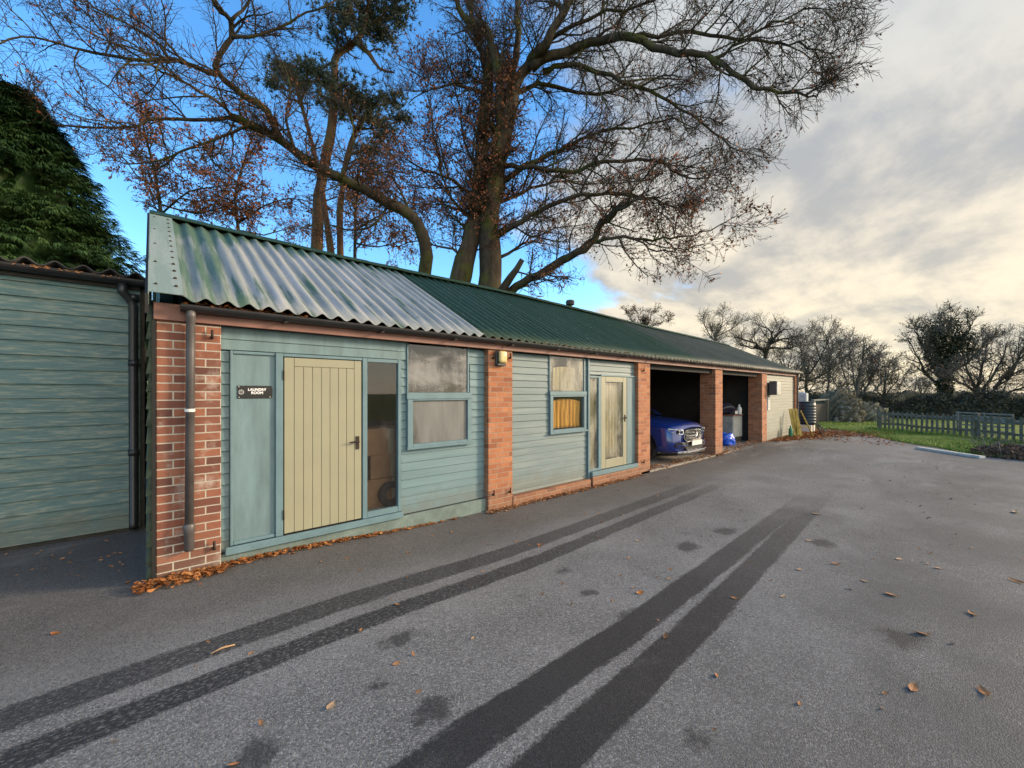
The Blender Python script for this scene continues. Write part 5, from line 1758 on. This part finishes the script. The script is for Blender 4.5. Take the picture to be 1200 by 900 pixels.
# -- stone and turf bank
bk = thing('earth_bank', 'pale overgrown stone faced bank left of the picket fence', 'bank', tuple(at(985, 490, 22.5)))
c0 = at(983, 493, 23.0)
c1 = at(1012, 493, 23.5)
m = blob((c0.x, c0.y, 0.45), 1.2, 12, (0.62, 0.75, 0.98), 90, 56, 0.34, True, 11)
o = m.build('mound', M['dead_veg'], bk, smooth=True)
m = blob((c1.x, c1.y, 0.05), 1.0, 14, (0.9, 0.95, 0.9), 90, 50, 0.3, True, 11)
m.build('mound', simple('mossy stone', (0.16, 0.16, 0.11), 0.9, 0, 0.45, 4, 0.5), bk, smooth=True)
m = MB()
r = random.Random(6)
for i in range(11000):
    d_ = rvec(r)
    if d_.z < -0.4:
        continue
    if r.random() < 0.6:
        p = V((c0.x, c0.y, 0.45)) + V((d_.x * 0.76, d_.y * 0.92, d_.z * 1.18)) * r.uniform(0.85, 1.25)
    else:
        p = V((c1.x, c1.y, 0.05)) + V((d_.x * 0.92, d_.y * 0.96, d_.z * 0.92)) * r.uniform(0.85, 1.2)
    a = (rvec(r) + V((0, 0, 0.3))).normalized() * r.uniform(0.10, 0.30)
    b_ = a.cross(rvec(r)).normalized() * 0.016
    m.face([p - b_, p + b_, p + a])
kind(m.build('dead_grass', M['dead_veg'], bk), 'stuff')
m = MB()
for i in range(26):
    a = r.uniform(0, 2 * pi)
    z = r.uniform(0.0, 1.1)
    p = V((c0.x - 0.80 * abs(cos(a)) * (1 - 0.2 * z), c0.y - 0.95 * abs(sin(a)) * (1 - 0.2 * z), z))
    s = r.uniform(0.08, 0.17)
    bb = blob(p, s, i, (1.3, 1.0, 0.7), 10, 7, 0.25, False)
    n = len(m.v)
    m.v += bb.v
    m.f += [tuple(x + n for x in f) for f in bb.f]
m.build('stones', simple('grey bank stone', (0.22, 0.205, 0.17), 0.9, 0, 0.35, 5, 0.4), bk)

# ------------------------------------------------------------------ picket fence
fa, fb = ground_at(1029, 504), ground_at(1212, 522)
fa.z = fb.z = 0.0
fdir = (fb - fa).normalized()
fn_ = V((-fdir.y, fdir.x, 0))
FL = (fb - fa).length + 2.6
PF = thing('picket_fence', 'low weathered picket fence along the grass beyond the yard', 'fence', tuple(fa))
for x, h in ((0.0, 1.02), (3.65, 0.92), (5.35, 0.95), (FL, 0.95)):
    p = fa + fdir * x + fn_ * 0.05
    m = MB().obox(p + V((0, 0, h / 2 - 0.15)), fdir * 0.055, fn_ * 0.05, V((0, 0, h / 2 + 0.15)))
    m.build('post', M['fence_wood'], PF, bevel=0.006)
for z, w in ((0.72, 0.09), (0.30, 0.08)):
    m = MB()
    seg = 8
    for i in range(seg):
        a = fa + fdir * (FL * i / seg) + V((0, 0, z + 0.02 * sin(i * 2.1)))
        b_ = fa + fdir * (FL * (i + 1) / seg) + V((0, 0, z + 0.02 * sin((i + 1) * 2.1)))
        m.bar(a, b_, 0.035, w)
    m.build('rail', M['fence_pale'] if z > 0.5 else M['fence_wood'], PF)
x = 0.16
r = random.Random(9)
while x < FL - 0.1:
    h = 0.80 + r.uniform(-0.03, 0.03)
    if int(x * 10) % 9 == 4:
        h += 0.04
    p = fa + fdir * x - fn_ * 0.035
    t_ = V((0, 0, 1)) + fdir * r.uniform(-0.03, 0.03)
    m = MB().obox(p + t_ * (h / 2 + 0.02), fdir * 0.042, fn_ * 0.011, t_ * (h / 2))
    top = p + t_ * (h + 0.02)
    m.face([top - fdir * 0.042 - fn_ * 0.011, top + fdir * 0.042 - fn_ * 0.011, top + V((0, 0, 0.04)) - fn_ * 0.011])
    m.face([top - fdir * 0.042 + fn_ * 0.011, top + V((0, 0, 0.04)) + fn_ * 0.011, top + fdir * 0.042 + fn_ * 0.011])
    m.build('picket', M['fence_wood'], PF)
    x += 0.19
# silvered hurdle standing behind the fence
ha, hb = at(1120, 500, 17.0), at(1187, 500, 15.0)
ha.z = hb.z = 0.0
HU = thing('slatted_hurdle', 'silvery slatted hurdle leaning behind the picket fence', 'hurdle', tuple(ha))
hd_ = (hb - ha).normalized()
hn = V((-hd_.y, hd_.x, 0))
for z in (0.16, 0.34, 0.52, 0.70, 0.82):
    m = MB().bar(ha + V((0, 0, z)), hb + V((0, 0, z)), 0.025, 0.06 if z < 0.7 else 0.05)
    m.build('slat', M['fence_pale'], HU)
for k in (0.02, 0.5, 0.98):
    p = ha.lerp(hb, k) + hn * 0.04
    MB().obox(p + V((0, 0, 0.42)), hd_ * 0.03, hn * 0.02, V((0, 0, 0.43))).build('upright', M['fence_wood'], HU)

# kerb stones at the edge of the yard
ka, kb = ground_at(1075, 526.0), ground_at(1152, 537.5)
n = 3
kp = MB()
for i in range(n):
    a, b_ = ka.lerp(kb, i / n), ka.lerp(kb, (i + 1) / n)
    KD = (b_ - a).normalized()
    m = MB().obox((a + b_) / 2 + V((0, 0, 0.03)), (b_ - a) * 0.492, V((-KD.y, KD.x, 0)) * 0.075, V((0, 0, 0.035)))
    o = m.build('kerb_stone', M['kerb'], bevel=0.012)
    tag(o, ['pale concrete kerb stone at the far end of the row by the grass', 'pale concrete kerb stone in the middle of the row of three', 'pale concrete kerb stone nearest the heap of dead brush'][i], 'kerb', 'kerb stones at the edge of the yard')

# heap of dead brush
bc = ground_at(1188, 536)
BH = thing('brush_heap', 'brown heap of dead brush and leaves at the yard edge', 'heap', tuple(bc))
m = blob((bc.x + 0.4, bc.y - 0.2, 0.02), 0.75, 21, (1.2, 1.0, 0.26), 40, 18, 0.25, True, 5)
r = random.Random(13)
for i in range(2600):
    d_ = rvec(r)
    if d_.z < -0.2:
        continue
    p = V((bc.x + 0.4, bc.y - 0.2, 0.02)) + V((d_.x * 0.98, d_.y * 0.84, d_.z * 0.23)) * r.uniform(0.85, 1.15)
    a = rvec(r) * r.uniform(0.03, 0.09)
    b_ = a.cross(rvec(r)).normalized() * 0.025
    m.face([p - a, p + b_, p + a, p - b_])
m.build('brush', M['brush'], BH)
m = MB()
for i in range(90):
    p = V((bc.x + 0.4 + r.uniform(-0.9, 0.9), bc.y - 0.2 + r.uniform(-0.8, 0.8), r.uniform(0.05, 0.25)))
    m.tube([p, p + rvec(r) * 0.25 + V((0, 0, 0.05)), p + rvec(r) * 0.4 + V((0, 0, 0.06))], [0.008, 0.006, 0.004], 4)
m.build('sticks', M['bark_grey'], BH)

# ------------------------------------------------------------------ by the far end of the building
bx_, by_ = 20.15, -0.06
wb = thing('water_butt', 'ribbed dark blue water butt on blocks at the far end of the building', 'water butt', (bx_, by_, 0.33))
M['butt'] = simple('dark blue green plastic', (0.010, 0.026, 0.036), 0.5, 0, 0.2, 4)
pr_ = [(0.27, 0.0), (0.285, 0.02)]
for i in range(7):
    z = 0.06 + i * 0.115
    pr_ += [(0.302, z), (0.314, z + 0.02), (0.314, z + 0.05), (0.302, z + 0.07)]
pr_ += [(0.30, 0.88), (0.28, 0.90)]
MB().lathe((bx_, by_, 0.33), pr_, 32).build('barrel', M['butt'], wb, smooth=True)
MB().lathe((bx_, by_, 1.232), [(0.31, 0), (0.315, 0.02), (0.25, 0.04), (0.05, 0.05)], 32).build('lid', M['butt'], wb, smooth=True)
m = MB().tube([V((bx_ - 0.2, by_ - 0.26, 0.42)), V((bx_ - 0.25, by_ - 0.33, 0.42)), V((bx_ - 0.25, by_ - 0.33, 0.37))], [0.018, 0.018, 0.015], 8)
m.build('tap', M['black_plastic'], wb)
for i, (dx_, dy_) in enumerate(((-0.20, 0), (0.20, 0))):
    o = MB().box(bx_ + dx_ - 0.11, bx_ + dx_ + 0.11, by_ - 0.22, by_ + 0.22, -0.02, 0.327).build('concrete_block', M['kerb'], bevel=0.01)
    tag(o, ['concrete block under the near side of the water butt', 'concrete block under the far side of the water butt'][i], 'block', 'blocks under the water butt')
M['yellow'] = simple('weathered yellow paint', (0.36, 0.25, 0.04), 0.55, 0, 0.3, 7, 0.2)
# yellow A-frame trestle boards leaning on the end pier
ya = thing('yellow_trestle', 'weathered yellow folding trestle standing by the cream boards', 'trestle', (17.9, -0.1, 0))
yb = ground_at(929, 507)
yx, yy_ = 17.75, -0.26
m = MB()
sdir = V((ST, -CT, 0))
for k, w in ((0.0, 0.06), (0.11, 0.06), (0.22, 0.06)):
    m.bar(V((yx, yy_, 0.0)) + sdir * k, V((yx + 0.05, yy_ + 0.18, 1.04)) + sdir * k, 0.095, 0.022, sdir.cross(V((0, 0, 1))))
m.build('board', M['yellow'], ya)
m = MB()
m.bar(V((yx, yy_, 0.98)) + sdir * 0.2, V((yx, yy_ - 0.05, 0.0)) + sdir * 0.62, 0.045, 0.03)
m.bar(V((yx, yy_, 0.96)) + sdir * 0.02, V((yx + 0.1, yy_ - 0.1, 0.0)) + sdir * -0.05, 0.045, 0.03)
m.build('leg', M['yellow'], ya)
m = MB().bar(V((yx, yy_, 0.4)) + sdir * 0.0, V((yx, yy_ - 0.02, 0.4)) + sdir * 0.45, 0.03, 0.03)
m.build('brace', M['yellow'], ya)
gb = MB().lathe((17.35, -0.22, 0.0), [(0.06, 0), (0.065, 0.02), (0.065, 0.3), (0.03, 0.37), (0.03, 0.43), (0.02, 0.435)], 14)
tag(gb.build('green_bottle', simple('green plastic', (0.02, 0.16, 0.07), 0.35), smooth=True), 'green plastic bottle standing left of the yellow trestle', 'bottle')
# pale drum behind the butt
pd = at(941, 467, 18.8)
m = MB().lathe((pd.x, pd.y, 0.0), [(0.05, 0.0), (0.05, 1.28)], 6)
DR_ = thing('pale_tank', 'pale blue white plastic tank on a post behind the water butt', 'tank', (pd.x, pd.y, 0.0))
m.build('post', M['timber_dark'], DR_)
MB().box(pd.x - 0.17, pd.x + 0.17, pd.y - 0.17, pd.y + 0.17, 1.20, 1.62).build('tank', simple('pale blue plastic', (0.34, 0.40, 0.41), 0.5), DR_, bevel=0.03)
MB().lathe((pd.x, pd.y, 1.621), [(0.06, 0), (0.06, 0.04), (0.02, 0.045)], 14).build('cap', M['white_plastic'], DR_)
# lichened gate between posts
ga, gb_ = at(953, 496, 21.5), at(969, 495, 22.5)
ga.z = gb_.z = 0.0
GA = thing('garden_gate', 'dark lichened wooden gate between posts right of the water butt', 'gate', tuple(ga))
gd = (gb_ - ga).normalized()
gn = V((-gd.y, gd.x, 0))
GLn = (gb_ - ga).length
for i, k in enumerate((0.0, GLn)):
    m = MB().obox(ga + gd * k + V((0, 0, 0.58)), gd * 0.06, gn * 0.06, V((0, 0, 0.62)))
    o = m.build('gate_post', M['yellow'] if False else M['fence_wood'], GA, bevel=0.008)
t = NT('lichened timber')
M['lichen'] = t.done(t.ramp(t.noise(7, 5), [(0.35, (0.10, 0.09, 0.035)), (0.65, (0.28, 0.25, 0.06))]), 0.9)
MB().obox(ga - gd * 0.25 + V((0, 0, 0.55)), gd * 0.10, gn * 0.03, V((0, 0, 0.5))).build('side_board', M['lichen'], GA, bevel=0.006)
m = MB()
k = 0.10
while k < GLn - 0.08:
    m.obox(ga + gd * k + V((0, 0, 0.56)), gd * 0.05, gn * 0.012, V((0, 0, 0.48)))
    k += 0.115
m.build('gate_boards', M['timber_dark'], GA)
MB().bar(ga - gd * 0.1 + V((0, 0, 1.24)), gb_ + gd * 0.1 + V((0, 0, 1.26)), 0.14, 0.07).build('top_rail', M['fence_pale'], GA)
# scrap timber by the butt
for i, (a, b_, w) in enumerate((((19.4, -0.75, 0.03), (20.0, -0.42, 0.34), 0.05), ((19.75, -0.8, 0.03), (19.95, -0.42, 0.5), 0.04), ((20.5, -0.7, 0.03), (20.9, -0.2, 0.35), 0.05))):
    o = MB().bar(a, b_, w, w * 0.7).build('scrap_timber', M['timber_dark'], bevel=0.004)
    tag(o, ['dark timber offcut leaning lowest against the water butt blocks', 'steep dark batten propped on the water butt blocks', 'dark timber offcut lying right of the water butt'][i], 'timber', 'scrap timber by the water butt')

# ------------------------------------------------------------------ leaves


def leaf_mesh(r, size):
    """one curled leaf about its own centre"""
    m = MB()
    n = 5
    L, w = size, size * 0.42
    top, bot = [], []
    curl = r.uniform(0.04, 0.2)
    tw = r.uniform(-0.3, 0.3)
    for i in range(n + 1):
        t = i / n
        x = (t - 0.5) * 2 * L
        ww = w * sin(pi * min(1, max(0.02, t ** 0.85)))
        z = size * curl * (2 * t - 1) ** 2
        top.append(V((x, ww, z + size * 0.10 + tw * ww)))
        bot.append(V((x, -ww, z + size * 0.10 - tw * ww)))
    mid = [V(((a.x + b.x) / 2, 0, (a.z + b.z) / 2 - size * 0.07)) for a, b in zip(top, bot)]
    for i in range(n):
        m.face([mid[i], mid[i + 1], top[i + 1], top[i]])
        m.face([bot[i], bot[i + 1], mid[i + 1], mid[i]])
    return m


def litter(name, label_kind, spots, mat, size=(0.022, 0.042), hmax=0.05, parent=None):
    r = random.Random(len(spots))
    m = MB()
    for x, y, hz in spots:
        lm = leaf_mesh(r, r.uniform(*size))
        rot = Matrix.Rotation(r.uniform(0, 2 * pi), 4, 'Z') @ Matrix.Rotation(r.uniform(-0.6, 0.6), 4, 'X') @ Matrix.Rotation(r.uniform(-0.5, 0.5), 4, 'Y')
        n = len(m.v)
        off = V((x, y, gz(x, y) + hz + 0.006))
        m.v += [tuple(rot @ V(p) + off) for p in lm.v]
        m.f += [tuple(q + n for q in f) for f in lm.f]
    o = m.build(name, mat)
    return kind(o, 'stuff')


r = random.Random(77)
sp = []
for i in range(900):      # drift along the foot of the first bay
    x = r.betavariate(1.0, 1.9) * 3.4 - 0.06
    k = max(0.15, 1 - x / 3.6)
    y = (-0.01 if x < 0.5 else 0.045) - abs(r.gauss(0, 0.03 + 0.04 * k)) * (1.3 if x < 0.55 else 0.75)
    sp.append((x, y, r.uniform(0, 0.035) * k))
for i in range(260):
    x = r.uniform(-0.12, 0.5)
    sp.append((x, -0.02 - abs(r.gauss(0, 0.10)), r.uniform(0, 0.05)))
litter('leaf_drift', '', sp, M['litter'], (0.014, 0.034))
sp = []
for i in range(700):
    x = r.uniform(3.6, 7.7)
    sp.append((x, -0.03 - abs(r.gauss(0, 0.05)), r.uniform(0, 0.012)))
for i in range(900):
    x = r.uniform(8.0, 15.0)
    sp.append((x, 0.05 + r.gauss(0, 0.13), 0.045 + r.uniform(0, 0.02)))
litter('leaf_scatter', '', sp, M['litter_brown'])
sp = []
for i in range(3200):
    x = 15.4 + 6.0 * r.betavariate(2.0, 1.7)
    y = -0.05 - abs(r.gauss(0, 0.28)) * (0.5 + (x - 15) * 0.28)
    sp.append((x, y, r.uniform(0, 0.05)))
for i in range(900):
    x = r.uniform(19.3, 22.3)
    sp.append((x, r.uniform(-2.2, 0.7), r.uniform(0, 0.05)))
for i in range(400):
    x = r.uniform(17.0, 22.5)
    sp.append((x, r.uniform(-3.2, -0.8), r.uniform(0, 0.02)))
litter('far_leaf_drift', '', sp, M['litter'], (0.035, 0.06))
sp = []
for i in range(130):
    sp.append((r.uniform(-2.5, -0.2), r.uniform(0.5, 1.9), r.uniform(0, 0.02)))
for i in range(260):
    sp.append((r.uniform(-1, 15), r.uniform(-6.5, -0.25), 0.0))
litter('loose_litter', '', sp, M['litter_brown'], (0.014, 0.026))

LEAVES = [(65, 743, 0.036, 0), (388, 828, 0.045, 1), (554, 745, 0.028, 1), (633, 630, 0.05, 0), (647, 623, 0.03, 2), (632, 632, 0.04, 2), (750, 685, 0.05, 0), (784, 669, 0.035, 1), (861, 692, 0.045, 2), (780, 736, 0.05, 2), (1014, 674, 0.05, 1),
          (1070, 797, 0.06, 2), (1153, 802, 0.065, 2), (1082, 735, 0.06, 2), (1140, 713, 0.06, 2), (918, 690, 0.05, 1), (937, 660, 0.045, 1), (957, 597, 0.08, 1), (948, 627, 0.05, 1), (979, 654, 0.06, 2), (1054, 649, 0.05, 1), (1191, 676, 0.07, 2),
          (1190, 597, 0.12, 1), (262, 760, 0.03, 2), (466, 707, 0.035, 2), (407, 653, 0.03, 0), (706, 605, 0.05, 2), (747, 626, 0.04, 1), (575, 630, 0.03, 2), (1100, 660, 0.05, 1), (1045, 690, 0.06, 2), (150, 683, 0.035, 0)]
mats = [M['litter'], M['litter_pale'], M['litter_brown']]
kindlab = ['orange fallen leaf lying loose on the tarmac', 'pale dry leaf lying loose on the tarmac', 'brown dry leaf lying loose on the tarmac']
protos = {}
r = random.Random(5)
for px, py, size, k in LEAVES:
    g = ground_at(px, py)
    key = k
    if key not in protos:
        o = leaf_mesh(r, 0.05).build('fallen_leaf', mats[k])
        protos[key] = o
    else:
        o = protos[key].copy()
        COL.objects.link(o)
    s = size / 0.05 * 0.78
    o.location = (g.x, g.y, gz(g.x, g.y) + 0.004)
    o.scale = (s, s * r.uniform(0.9, 1.4), s)
    o.rotation_euler = (r.uniform(-0.12, 0.12), r.uniform(-0.12, 0.12), r.uniform(0, 2 * pi))
    lab = kindlab[k]
    if (px, py) == (388, 828):
        lab = 'largest pale pinkish leaf lying flat on the near tarmac below the second tyre track'
    elif (px, py) == (65, 743):
        lab = 'orange leaf alone on the tarmac at the left in front of the shed'
    tag(o, lab, 'leaf', 'loose leaves on the tarmac')
stk = ground_at(260, 762)
o = MB().tube([V((stk.x - 0.06, stk.y - 0.01, 0.008)), V((stk.x, stk.y + 0.006, 0.012)), V((stk.x + 0.07, stk.y, 0.008))], [0.004, 0.006, 0.004], 6).build('twig', M['litter_pale'], smooth=True)
tag(o, 'short pale twig lying on the darkest near tyre track', 'twig')

# grass
gm = MB()
r = random.Random(31)
for i in range(26000):
    y = r.uniform(-7.5, 4.0)
    x0 = lerp_tab(RX, y) + 0.1
    x = x0 + r.random() ** 1.7 * 9.0
    if (V((x, y, 0)) - V((bx_, by_, 0))).length < 0.5:
        continue
    h = r.uniform(0.03, 0.10) * (1.5 if r.random() < 0.1 else 1)
    a = r.uniform(0, 2 * pi)
    s = V((cos(a), sin(a), 0)) * 0.012
    p = V((x, y, 0.0))
    gm.face([p - s, p + s, p + V((r.uniform(-.05, .05), r.uniform(-.05, .05), h))])
# longer tufts under the fence
for i in range(5000):
    p = fa + fdir * r.uniform(-0.5, FL) + fn_ * r.gauss(0, 0.16)
    p.z = 0
    h = r.uniform(0.06, 0.20)
    a = r.uniform(0, 2 * pi)
    s = V((cos(a), sin(a), 0)) * 0.012
    gm.face([p - s, p + s, p + V((r.uniform(-.08, .08), r.uniform(-.08, .08), h))])
kind(gm.build('grass', M['grass']), 'stuff')

# ------------------------------------------------------------------ light and sky
SUN_AZ, SUN_EL = radians(-32.0), radians(17.0)      # direction towards the sun, from +X towards +Y
sun = bpy.data.lights.new('sun', 'SUN')
sun.energy = 1.9
sun.angle = radians(10)
sun.color = (1.0, 0.78, 0.55)
so = bpy.data.objects.new('sun', sun)
COL.objects.link(so)
sd = V((cos(SUN_AZ) * cos(SUN_EL), sin(SUN_AZ) * cos(SUN_EL), sin(SUN_EL)))
so.rotation_euler = sd.to_track_quat('Z', 'Y').to_euler()
so.location = (30, -20, 20)

w = bpy.data.worlds.new('World')
scene.world = w
w.use_nodes = True


class WT(NT):
    def __init__(self, world):
        self.t = world.node_tree
        self._pos = None


t = WT(w)
bgn = t.t.nodes['Background']
sky = t.n('ShaderNodeTexSky', sky_type='NISHITA')
sky.sun_disc = False
sky.sun_elevation = SUN_EL
sky.sun_rotation = pi / 2 - SUN_AZ
sky.altitude = 50
sky.air_density = 1.0
sky.dust_density = 0.3
sky.ozone_density = 2.8
tc = t.n('ShaderNodeTexCoord').outputs['Generated']
s = t.sep(tc)
zc = t.math('MAXIMUM', s[2], 0.0)
den = t.math('ADD', zc, 0.24)
pl = t.comb(t.math('DIVIDE', s[0], den), t.math('DIVIDE', s[1], den), 0.0)
n1 = t.noise((0.75, 0.95, 1.0), 9, 0.56, vec=pl, dist=0.15)
n2 = t.noise((1.5, 2.0, 1.0), 9, 0.6, vec=pl, dist=0.15)
hl = t.math('SQRT', t.math('ADD', t.math('MULTIPLY', s[0], s[0]), t.math('MULTIPLY', s[1], s[1])))
hx = t.math('DIVIDE', s[0], t.math('MAXIMUM', hl, 0.01))
cover = t.math('ADD', t.mr(hx, 0.28, 0.98, -0.16, 0.30, False), n1)
cover = t.math('ADD', cover, t.mr(s[2], 0.30, 0.02, 0.0, 0.06, False))
fac = t.mr(cover, 0.575, 0.675, 0.0, 0.97)
warm = t.math('MULTIPLY', t.mr(s[2], 0.80, 0.05, 0.05, 1.0), t.mr(hx, 0.4, 1.0, 0.35, 1.0))
lit = t.mix(warm, (1.55, 1.7, 1.82), (2.85, 2.4, 1.68))
shade = t.mix(warm, (1.0, 1.16, 1.36), (1.5, 1.36, 1.14))
cloud = t.mix(t.mr(n2, 0.38, 0.62), shade, lit)
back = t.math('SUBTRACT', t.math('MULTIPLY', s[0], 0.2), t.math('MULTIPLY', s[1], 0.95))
# added bright cloud behind the camera, out of view, as fill light on the wall
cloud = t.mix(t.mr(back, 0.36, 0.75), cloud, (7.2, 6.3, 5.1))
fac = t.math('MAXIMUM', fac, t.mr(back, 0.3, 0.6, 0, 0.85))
hs = t.n('ShaderNodeHueSaturation')
hs.inputs['Saturation'].default_value = 1.22
hs.inputs['Value'].default_value = 1.12
t.put(hs.inputs['Color'], sky.outputs[0])
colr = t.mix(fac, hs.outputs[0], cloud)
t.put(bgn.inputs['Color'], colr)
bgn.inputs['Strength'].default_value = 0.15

# ------------------------------------------------------------------ camera and render settings
cam = bpy.data.cameras.new('camera')
co = bpy.data.objects.new('camera', cam)
COL.objects.link(co)
cam.sensor_width = 36.0
cam.lens = 36.0 * FOCAL / 1200.0
cam.shift_y = 10.0 / 1200.0
cam.clip_start = 0.05
cam.clip_end = 3000
co.location = (0, -CAM_Y, CAM_Z)
co.rotation_euler = (pi / 2, 0, -(pi / 2 - TH))
scene.camera = co
vs = scene.view_settings
vs.view_transform = 'Standard'
vs.look = 'None'
vs.gamma = 1.0
vs.exposure = 1.4
vs.use_curve_mapping = False
scene.cycles.max_bounces = 6
scene.cycles.transparent_max_bounces = 12
scene.cycles.use_denoising = True
